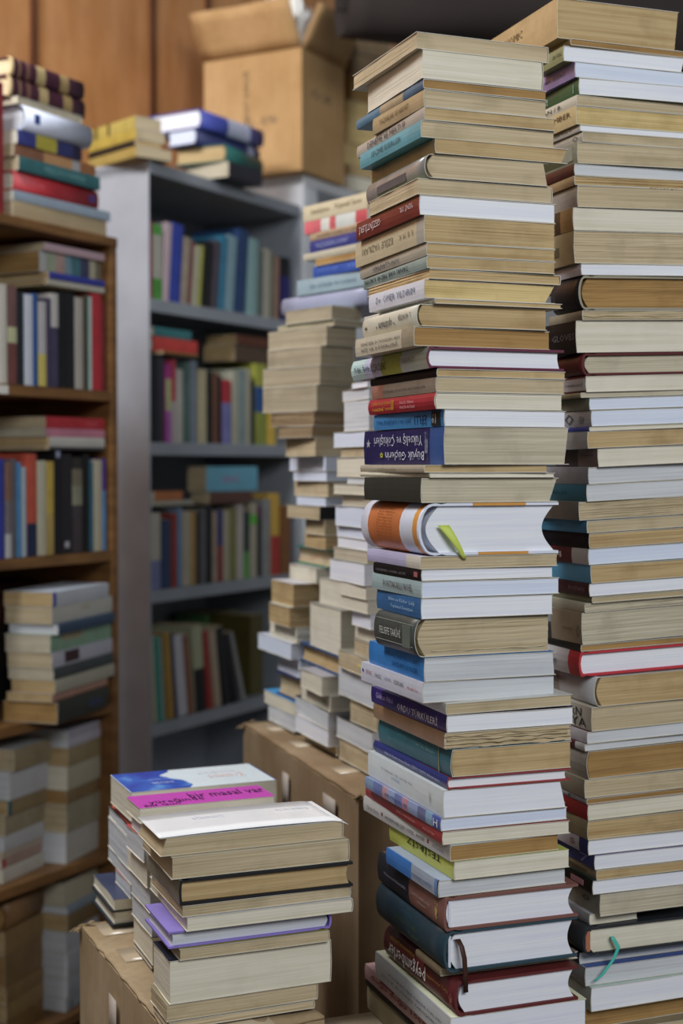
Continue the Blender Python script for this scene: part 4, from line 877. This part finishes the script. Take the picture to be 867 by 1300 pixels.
# a red book standing at the near end of that top board
uprights('on top of the wooden bookcase', 'red book on the wooden bookcase', WP, SU, SV, WZ[0], [(-14, 9, 104, '8c1a22', 'tall dark red hardcover book standing upright', 0, {'rd': .002})] * 1 + [(-32, -15, 118, '54302c', 'brown book standing upright', 0)], .15)
def SAT(px): return along(Vector((WP.x, WP.y, 0)), SU, px, 900)
def pile_on(z, place, group, px, rows, ybot, yaw=60, back=.012, lim=.010, **kw):
    return stack(place, group, kw.pop('D', Don(WP, SU, px, back)), yaw, rows, ybot, z, None, False, .13, .19, .3, .8, lim)
W1 = [(2, 11, 362, 'b4b0a4', 'cream upright paperback'), (12, 23.5, 364, [(.42, '6c4c48'), (.58, 'a8a880'), (1, '6a3c38')], 'brown upright paperback with pale label'),
 (24.5, 32, 372, '1c242c', 'dark upright paperback'), (33, 43.5, 375, 'b4b8c4', 'white upright paperback'), (44, 50, 374, '1f4c88', 'deep blue upright paperback'),
 (50.5, 60.5, 384, [(.62, 'a4a0a0'), (1, 'b8a848')], 'white and yellow upright paperback'), (61, 66.5, 380, '3c3450', 'dusky purple upright paperback'),
 (67, 76, 374, [(.36, 'a8a4a0'), (1, '3c3850')], 'purple upright paperback with white top'), (77, 84.5, 372, '131316', 'slim black upright paperback'), (85, 96, 374, '18181b', 'broad black upright paperback'),
 (97, 107, 379, '9a948c', 'beige upright paperback'), (107.5, 110.5, 376, '4c3420', 'thin brown upright paperback'), (111, 114, 376, '2c5844', 'thin green upright paperback'), (114.5, 118.5, 378, 'a0a8a4', 'thin white upright paperback'),
 (119, 130.5, 374, 'a81c28', 'crimson upright paperback'), (131, 135.3, 384, '6c2024', 'brownish red upright paperback')]
uprights("on the wooden bookcase's upper shelf", 'upright books on the upper wooden shelf', WP, SU, SV, WZ[1], W1)
def top_of(rows, P, shz, i): 
    return max(on_plane(P + SV * .008, SU, (r[0] + r[1]) / 2, r[2])[1] for r in rows) + .0042
pile_on(top_of(W1, WP, 0, 0), 'lying over the upper wooden shelf row', 'books lying over the upper wooden shelf row', 60, [
 (307, 56, None, 133, 'R', 'p', 'B', 'b0949c', 'pink white paperback', {}),
 (317, 50, None, 131, 'R', 'p', 'N', '8c8c84', 'patterned multicoloured paperback', {'bands': [(.1, 'a0a0a0'), (.25, '8c9880'), (.4, 'a0847c'), (.5, '6c8c98'), (.65, '3c6c78'), (.8, '3c405c'), (.9, 'a09c84'), (1, '6c6454')]}),
 (344, 62, None, 133, 'R', 'p', 'T', '2b348c', 'blue thin paperback', {'board': '9c5c2c'}),
 (353, 60, None, 133, 'R', 'p', 'T', 'a8a494', 'white thin paperback', {})], 374)
W2 = [(-4, 6, 584, '26348c', 'vivid blue upright paperback'), (7, 15, 588, [(.4, '7c5848'), (.75, '6c6468'), (1, 'a8a8a8')], 'brown and white upright paperback'), (15.5, 21.5, 584, '54545c', 'grey upright paperback'),
 (22, 27.5, 588, '3c7cac', 'sky blue upright paperback'), (28, 34, 594, '94a0a8', 'pale grey upright paperback'), (35, 47, 577, [(.68, 'b0442c'), (1, '1c2444')], 'orange upright paperback with navy foot'),
 (48, 59, 586, 'a8a48c', 'cream green upright paperback'), (60, 69, 587, [(.55, 'b09430'), (1, 'a08840')], 'yellow upright paperback'), (70, 78, 574, '15151a', 'black upright paperback with white mark', 0, {'patch': [(.0, .06, .2, .8, '8088a0')]}), (78.5, 91.5, 578, '1f1d22', 'wide black upright paperback', 0, {'patch': [(.88, .94, .3, .7, 'a0a0a8')]}),
 (92.5, 105, 582, [(.12, '2c2824'), (.3, '6c6450'), (.5, '7c7c68'), (1, '3c3438')], 'dark upright paperback with grey picture'), (106, 114, 578, '101214', 'glossy black upright paperback'), (114.5, 119, 586, '2c5c70', 'thin teal upright paperback'),
 (119.5, 130, 585, 'a8a088', 'ivory upright paperback'), (130.5, 135.3, 583, [(.35, '4c3080'), (1, '4c80b0')], 'violet and blue upright paperback')]
uprights("on the wooden bookcase's middle shelf", 'upright books on the middle wooden shelf', WP, SU, SV, WZ[2], W2)
pile_on(top_of(W2, WP, 0, 0), 'lying over the middle wooden shelf row', 'books lying over the middle wooden shelf row', 60, [
 (528, 58, None, 133, 'R', 'p', 'B', 'ac1c28', 'red flat paperback', {'text': [('YENİ', 'c86870', .66, .86, .3, .7)]}),
 (543, 58, None, 133, 'R', 'p', 'G', 'b06c80', 'pink flat paperback', {}),
 (554, 63, None, 133, 'R', 'p', 'T', 'a8a49c', 'off-white flat paperback', {}),
 (567, 62, None, 133, 'R', 'p', 'T', '3c3c40', 'dark grey flat paperback', {})], 577)
W3 = [(752, 67, 4, 138, 'R', 'p', 'T', 'b0b8c4', 'white and blue paperback', {'bands': [(.06, '2c3ca0'), (1, 'b0b4bc')], 'yaw': 73}),
 (771, 66, 6, 148, 'R', 'p', 'B', 'a9aab0', 'white paperback with blue lower edge', {'bands': [(1, 'b0aea4')], 'text': [('GÜNEŞ', 'a09448', .45, .6, .55, .8)], 'yaw': 73}),
 (793, 74, 11, 146, 'R', 'p', 'S', '2c4460', 'navy thin paperback', {'yaw': 73}),
 (806, 64, 6, 150, 'R', 'p', 'G', '7ca084', 'pale green paperback', {'patch': [(.18, .5, .5, .95, '9c9070')], 'yaw': 73}),
 (829, 66, 9, 151, 'R', 'p', 'B', 'a8a8b4', 'white paperback with maroon label', {'patch': [(.2, .43, .15, .9, '3c1c24')], 'yaw': 73}),
 (849, 68, 10, 148, 'R', 'p', 'G', '3c4444', 'dark green grey paperback', {'yaw': 73}),
 (864, 70, 14, 146, 'R', 'p', 'T', 'a09c88', 'cream tan paperback', {'yaw': 73}),
 (881, 66, 8, 137, 'R', 'p', 'T', 'a87c68', 'salmon pink thin paperback', {'yaw': 73}),
 (892, 73, 4, 138, 'R', 'p', 'N', '2c3028', 'dark olive paperback', {'yaw': 73, 'patch': [(.6, .85, .3, .6, '2c3450')]})]
pile_on(WZ[3] + .001, "on the wooden bookcase's third shelf", 'books piled on the third wooden shelf', 70, W3, 912, back=-.06)
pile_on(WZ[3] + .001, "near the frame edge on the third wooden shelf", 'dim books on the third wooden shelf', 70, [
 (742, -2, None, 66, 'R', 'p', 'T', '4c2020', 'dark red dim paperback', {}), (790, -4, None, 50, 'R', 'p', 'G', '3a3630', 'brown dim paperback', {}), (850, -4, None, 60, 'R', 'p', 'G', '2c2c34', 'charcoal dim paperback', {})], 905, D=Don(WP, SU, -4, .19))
W4a = [(952, 18, None, 74, 'R', 'p', 'B', '8c7c5c', 'tan paperback with silvery cover', {'board': 'b4b8b8', 'gloss': .25}),
 (980, 12, None, 74, 'R', 'p', 'S', 'a8a8a8', 'white shiny paperback', {}),
 (1017, 10, None, 74, 'R', 'p', 'T', '2c6068', 'teal trimmed tan paperback', {'bands': [(.1, '2c5c64'), (1, '84704c')]}),
 (1036, 6, None, 74, 'R', 'p', 'B', '8c8064', 'beige curling paperback', {}),
 (1062, 5, None, 70, 'R', 'p', 'S', 'a4a4a4', 'white plain paperback', {}),
 (1082, 3, None, 66, 'R', 'p', 'B', 'a09080', 'cream pink paperback', {}),
 (1092, 2, None, 68, 'R', 'p', 'C', '8c2c3c', 'red and cream paperback', {'bands': [(.1, '9c2c3c'), (1, '987c70')]}),
 (1104, 4, None, 70, 'R', 'p', 'C', 'a8a498', 'off-white bottom paperback', {})]
pile_on(WZ[4] + .001, "in the near pile of the low wooden shelf", 'near pile on the low wooden shelf', 10, W4a, 1130, yaw=68, lim=SAT(76))
W4b = [(927, 87, None, 133, 'R', 'p', 'S', 'a09ca8', 'lavender thin paperback', {}), (938, 87, None, 133, 'R', 'p', 'S', 'a8a4b0', 'white thin paperback', {}),
 (950, 87, None, 133, 'R', 'p', 'T', '8c7c58', 'tan paperback', {}), (974, 86, None, 133, 'R', 'p', 'C', 'a09880', 'cream paperback', {}), (1004, 85, None, 133, 'R', 'p', 'N', '7c6440', 'brown ochre paperback', {}),
 (1022, 85, None, 133, 'R', 'p', 'B', '8c846c', 'grey beige thick paperback', {}), (1058, 84, None, 133, 'R', 'p', 'S', 'a4a098', 'pale bottom paperback', {})]
pb = pile_on(WZ[4] + .001, "in the far pile of the low wooden shelf", 'far pile on the low wooden shelf', 80, W4b, 1098, yaw=71)
z5 = WZ[4] - .28
W5a = [(1150, 8, None, 72, 'R', 'h', 'N', '7c5a34', 'thick brown book with maroon cover', {'board': '4c2428'}), (1184, 6, None, 72, 'R', 'p', 'T', '84683c', 'ochre brown paperback', {}), (1214, 6, None, 72, 'R', 'p', 'N', '7c6038', 'thick dark ochre paperback', {}),
 (1256, 8, None, 72, 'R', 'p', 'T', '84683c', 'mid brown paperback', {}), (1276, 8, None, 72, 'R', 'p', 'T', '8c7040', 'tan bent paperback', {}), (1298, 8, None, 72, 'R', 'p', 'N', '74582c', 'brown lowest paperback', {})]
pile_on(z5 + .001, "in the brown pile on the lowest visible shelf", 'brown books on the lowest visible shelf', 8, W5a, 1340, yaw=70, lim=SAT(74))
W5b = [(1122, 82, None, 133, 'R', 'p', 'G', 'a8a088', 'beige topmost paperback', {}), (1152, 86, None, 133, 'R', 'p', 'S', '7c8c98', 'blue grey thin paperback', {}), (1162, 86, None, 133, 'R', 'p', 'T', '74603c', 'ochre hidden paperback', {}),
 (1184, 84, None, 133, 'R', 'p', 'S', 'a4a8ac', 'white side paperback', {}), (1212, 86, None, 133, 'R', 'p', 'S', 'a0a4a8', 'pale white paperback', {}), (1242, 86, None, 133, 'R', 'p', 'S', '98a0a4', 'greyish white paperback', {}), (1268, 84, None, 133, 'R', 'p', 'S', '94a0a8', 'bluish pale paperback', {'text': [('J', '1c1c1c', .1, .18, .1, .7)]})]
pile_on(z5 + .001, "in the white pile on the lowest visible shelf", 'white books on the lowest visible shelf', 84, W5b, 1310, yaw=70)

# ------------------------------------------------------------------ grey bookcase contents
G1 = [(189, 195, 281, 'b03c58', 'raspberry upright paperback'), (195.5, 207.5, 286, [(.14, '4c9c3c'), (.72, 'a8a898'), (1, '489834')], 'green and cream upright paperback'), (208, 215.5, 283, 'b8a0a8', 'pinkish white leaning paperback', 5),
 (216, 229.5, 285, '2c40a0', 'cobalt blue leaning paperback', 5), (231, 239.5, 302, '9c8c78', 'beige leaning paperback', 6), (240, 243.5, 306, '74303c', 'thin maroon leaning paperback', 6), (244.5, 251.5, 312, [(1, 'a8a488')], 'thin cream leaning paperback', 6),
 (252, 256, 312, 'a0a03c', 'mustard leaning paperback', 6), (258, 268, 308, '1a181a', 'black leaning paperback', 6), (269, 277, 306, '4c4450', 'plum grey leaning paperback', 6), (278, 285.5, 299, '2c7898', 'teal blue leaning paperback', 6),
 (286, 297, 300, '7898a4', 'pale steel blue leaning paperback', 6), (299, 311, 292, '24406c', 'tall dark blue leaning paperback', 6), (316, 327, 304, '7ca0a0', 'pale aqua upright paperback', 2), (328, 334, 318, '5c6460', 'grey green upright paperback', 2),
 (335, 343.5, 317, 'a09c8c', 'ivory slim upright paperback', 2), (344, 348.5, 323, '6c6c54', 'olive slim upright paperback', 2), (349, 354.5, 327, '9c7468', 'salmon slim upright paperback', 2), (358, 369, 328, [(.3, '15151c'), (1, '24206c')], 'navy and black upright paperback')]
uprights('on the top grey shelf', 'upright books on the top grey shelf', GP, SU, SV, GZ[1], G1, .14)
G2 = [(193, 201, 452, '16161c', 'black upright volume paperback'), (201.5, 209, 452, '30303a', 'charcoal upright paperback'), (212, 218.5, 462, [(.2, 'a02c7c'), (.6, 'a0a870'), (1, 'a050a0')], 'magenta and lime upright paperback'), (219, 224, 458, [(.5, 'b02c3c'), (1, 'a89c9c')], 'red topped upright paperback'),
 (225, 233, 470, 'a8a49c', 'off-white upright paperback'), (235, 242, 462, '4c6860', 'sage upright paperback'), (243, 251, 459, '74808c', 'slate grey upright paperback'), (253, 263, 470, 'b0a480', 'buff upright paperback'), (264.5, 270, 472, '18181a', 'narrow black upright paperback'),
 (271, 277.5, 474, '6c4430', 'chestnut upright paperback'), (278, 282, 478, '1a1a1c', 'very narrow black paperback'), (283, 294, 483, [(.36, 'b02430'), (1, '7474b0')], 'red and lavender upright paperback'), (296, 304, 471, 'a0a08c', 'stone upright paperback'), (304.5, 312, 470, '7c9090', 'grey aqua upright paperback'),
 (312.5, 319, 469, 'a09c88', 'parchment upright paperback'), (320, 324, 484, '1c2020', 'thin dark upright paperback'), (325, 339, 463, [(.28, 'a0a42c'), (.6, '24508c'), (1, '8c9430')], 'lime and blue banded upright paperback'), (341, 351, 520, 'd0ac24', 'short bright yellow upright book', 0)]
uprights('on the second grey shelf', 'upright books on the second grey shelf', GP, SU, SV, GZ[2], G2, .14)
def gtop(rows): return max(on_plane(GP + SV * .008, SU, (r[0] + r[1]) / 2, r[2])[1] for r in rows) + .0042
def gpile(z, place, px, rows, ybot, yaw=60, back=.012):
    return stack(place, 'books lying ' + place, Don(GP, SU, px, back), yaw, rows, ybot, z, None, False, .13, .19, .3, .8)
gpile(gtop(G2[:9]), 'over the second grey shelf row', 194, [
 (414, 195, None, 243, 'R', 'p', 'C', '2c7478', 'teal flat paperback', {}), (426, 195, None, 251, 'R', 'h', 'C', 'c0342c', 'scarlet flat hardcover book', {'rd': .002}), (445, 207, None, 252, 'R', 'p', 'T', '7c5c2c', 'ochre flat paperback', {})], 456)
gpile(gtop(G2[9:17]), 'further along the second grey shelf row', 298, [
 (424, 300, 262, 345, 'R', 'p', 'T', '6c3820', 'rust brown flat paperback', {}), (436, 298, 258, 345, 'R', 'p', 'T', '584430', 'umber flat paperback', {})], 460, 60, .02)
G3 = [(192, 204, 652, [(.62, 'a8a494'), (1, '6c74a0')], 'cream upright paperback with blue foot'), (205, 217, 660, '24385c', 'navy upright grey-shelf paperback'), (218, 225, 652, '8c2c20', 'brick red upright paperback'), (226, 231.5, 646, '6484a8', 'light blue upright paperback'),
 (232, 242.5, 650, 'a89c80', 'sand upright paperback'), (243, 248.5, 650, 'a8843c', 'gold upright paperback'), (249.5, 255, 650, '34302c', 'sooty upright paperback'), (255.5, 262, 646, '5c5c60', 'grey mottled upright paperback'), (263, 269.5, 642, '101012', 'jet black upright paperback'),
 (270, 276, 650, 'a08c78', 'fawn upright paperback'), (276.5, 283, 648, [(.5, '2c3078'), (1, '8c2c34')], 'blue and red upright paperback'), (284, 291.5, 648, 'a8a088', 'pale buff upright paperback'), (292, 300, 646, '7c7c38', 'moss green upright paperback'), (301, 309.5, 640, 'b0a8a0', 'pale pinkish upright paperback'),
 (310, 317, 650, [(.6, '1c3434'), (1, '54a040')], 'dark green upright paperback'), (318, 326.5, 640, [(.15, 'b0ac90'), (.28, '5cc02c'), (1, 'a8a08c')], 'ivory upright paperback with lime label'), (327, 332.5, 642, [(.2, '5c1c48'), (1, '181c1c')], 'black and plum upright paperback'), (333, 343.5, 634, '8c8c8c', 'mid grey upright paperback'),
 (345, 355, 627, [(.52, 'd0a420'), (1, 'b42424')], 'yellow and red upright paperback'), (357, 369, 642, '84501c', 'rusty orange upright paperback')]
uprights('on the third grey shelf', 'upright books on the third grey shelf', GP, SU, SV, GZ[3], G3, .14)
gpile(gtop(G3[:9]), 'over the third grey shelf row', 194, [
 (624, 196, None, 232, 'R', 'p', 'C', 'b4682c', 'orange flat booklet', {}), (636, 196, None, 245, 'R', 'p', 'C', 'a09c8c', 'cream flat paperback', {})], 648)
gpile(gtop(G3[9:17]), 'further along the third grey shelf row', 262, [
 (592, 262, 238, 327, 'R', 'p', 'B', '5ca0b8', 'large sky blue flat paperback', {'text': [('SEVGİ', 'b0588c', .3, .62, .35, .7)]}), (624, 266, 244, 320, 'R', 'p', 'B', '5c3c30', 'brown flat paperback beneath', {})], 642, 56)
G4 = [(195.5, 198.5, 806, 'a8a088', 'thin ivory leaning paperback', -4), (199, 206, 808, '2c8474', 'emerald teal leaning paperback', -4), (207, 209, 808, '8ca09c', 'thin aqua leaning paperback', -4), (213, 221, 803, 'a07c24', 'amber leaning paperback', -5), (222, 225.5, 803, '28345c', 'thin navy leaning paperback', -5),
 (227, 238, 806, 'b0b0b8', 'white leaning paperback', -7), (240, 246.5, 806, '84543c', 'copper brown leaning paperback', -8), (249, 261, 795, [(.5, '9ca080'), (1, '14161a')], 'pale green and black leaning paperback', -5), (265, 271, 800, '9c3428', 'tomato red leaning paperback', -7),
 (273, 281, 800, 'a09078', 'light brown leaning paperback', -8), (284, 294, 795, '16181c', 'black slanting paperback', -11), (297, 304, 800, '1e1c22', 'inky slanting paperback', -14), (308, 312, 797, '8c8c8c', 'grey slanting paperback', -18)]
uprights('on the fourth grey shelf', 'leaning books on the fourth grey shelf', GP, SU, SV, GZ[4], G4, .13)
uprights('at the back of the fourth grey shelf', 'large books on the fourth grey shelf', GP + SV * .16, SU, SV, GZ[4], [(262, 300, 778, '54884c', 'wide green hardback')], .10)
uprights('at the far end of the fourth grey shelf', 'olive book on the fourth grey shelf', GP + SV * .03, SU, SV, GZ[4], [(318, 334, 781, '544c1c', 'wide olive hardback')], .13)
# on top of the grey bookcase
T1 = [(146, 172, 108, 205, 'L', 'p', 'B', '94822c', 'gold and black spined book', {'bands': [(.2, '94842c'), (.25, '2c2818'), (.45, 'a0903c'), (.5, '2c2818'), (1, 'a09040')]}), (162, 173, 112, 210, 'L', 'p', 'B', '9c882c', 'second gold spined book', {}), (176, 171, 112, 205, 'L', 'p', 'T', '18181a', 'black spined book among gold ones', {}), (184, 173, 112, 218, 'L', 'p', 'B', '94803c', 'lowest gold spined book', {})]
stack('on top of the grey bookcase', 'gold spined books on the grey bookcase', Don(GP, SU, 173, .0), 42, T1, 197, GZ[0] + .001, None, False, .13, .19, .3, 1)
T2 = [(137, 256, 188, 335, 'R', 'h', 'W', '3c489c', 'white paged blue hardcover book', {'bands': [(.42, '3c489c'), (.78, 'b0b4cc'), (1, '4c4890')]}), (161, 250, 212, 330, 'R', 'h', 'V', '262c60', 'navy hardcover book with white pages', {'bands': [(.8, '262c58'), (.9, '8c90a8'), (1, '262c60')]}),
 (182, 288, 222, 334, 'R', 'h', 'T', '1f5c54', 'green edged hardcover book with tan pages', {'yaw': 66}), (204, 290, 236, 333, 'R', 'p', 'G', '2c2c34', 'black paperback with grey pages', {})]
stack('beside the open cardboard box', 'blue books on the grey bookcase', Don(GP, SU, 258, .0) + .0, 58, T2, 224, GZ[0] + .001, None, False, .13, .19, .3, 1)
T3 = [(34, 448, None, None, 'B', 'p', 'E', '30261c', 'dark brown paperback pushed into shadow', {}), (64, 446, None, None, 'B', 'p', 'E', '3c3022', 'umber paperback in shadow', {}), (96, 444, None, None, 'B', 'p', 'N', '5c4c34', 'brown topmost paperback', {}), (126, 442, None, None, 'B', 'p', 'Y', 'a08c58', 'thick yellow tan paperback', {}), (180, 438, None, None, 'B', 'p', 'Y', 'a08c58', 'yellow jutting paperback', {}), (208, 444, None, None, 'B', 'p', 'T', '6c5c40', 'tan shaded paperback', {}), (222, 442, None, None, 'B', 'p', 'C', 'a09c80', 'cream bottom paperback', {})]  # the top two dark books are added to darken the lit wall behind
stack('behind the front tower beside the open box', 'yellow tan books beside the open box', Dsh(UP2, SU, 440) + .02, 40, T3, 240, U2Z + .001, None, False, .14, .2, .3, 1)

# ------------------------------------------------------------------ labels
used = {}
def words(s): return len(s.replace('-', ' ').split())
for root, desc, place, nb, i, n in BOOKS:
    c = [f'{desc} {place}, {nb}', f'{desc} {place}']
    lab = None
    for x in c:
        if words(x) <= 16 and x.lower() not in used: lab = x; break
    if lab is None:
        for x in c:
            if x.lower() not in used: lab = x; break
    if lab is None: LOG.append('dup label ' + desc + place); lab = c[1]
    if words(lab) > 16: LOG.append('long ' + lab)
    used[lab.lower()] = 1; root['label'] = lab
print('BOOKS', len(BOOKS))
for l in LOG: print('LOG', l)
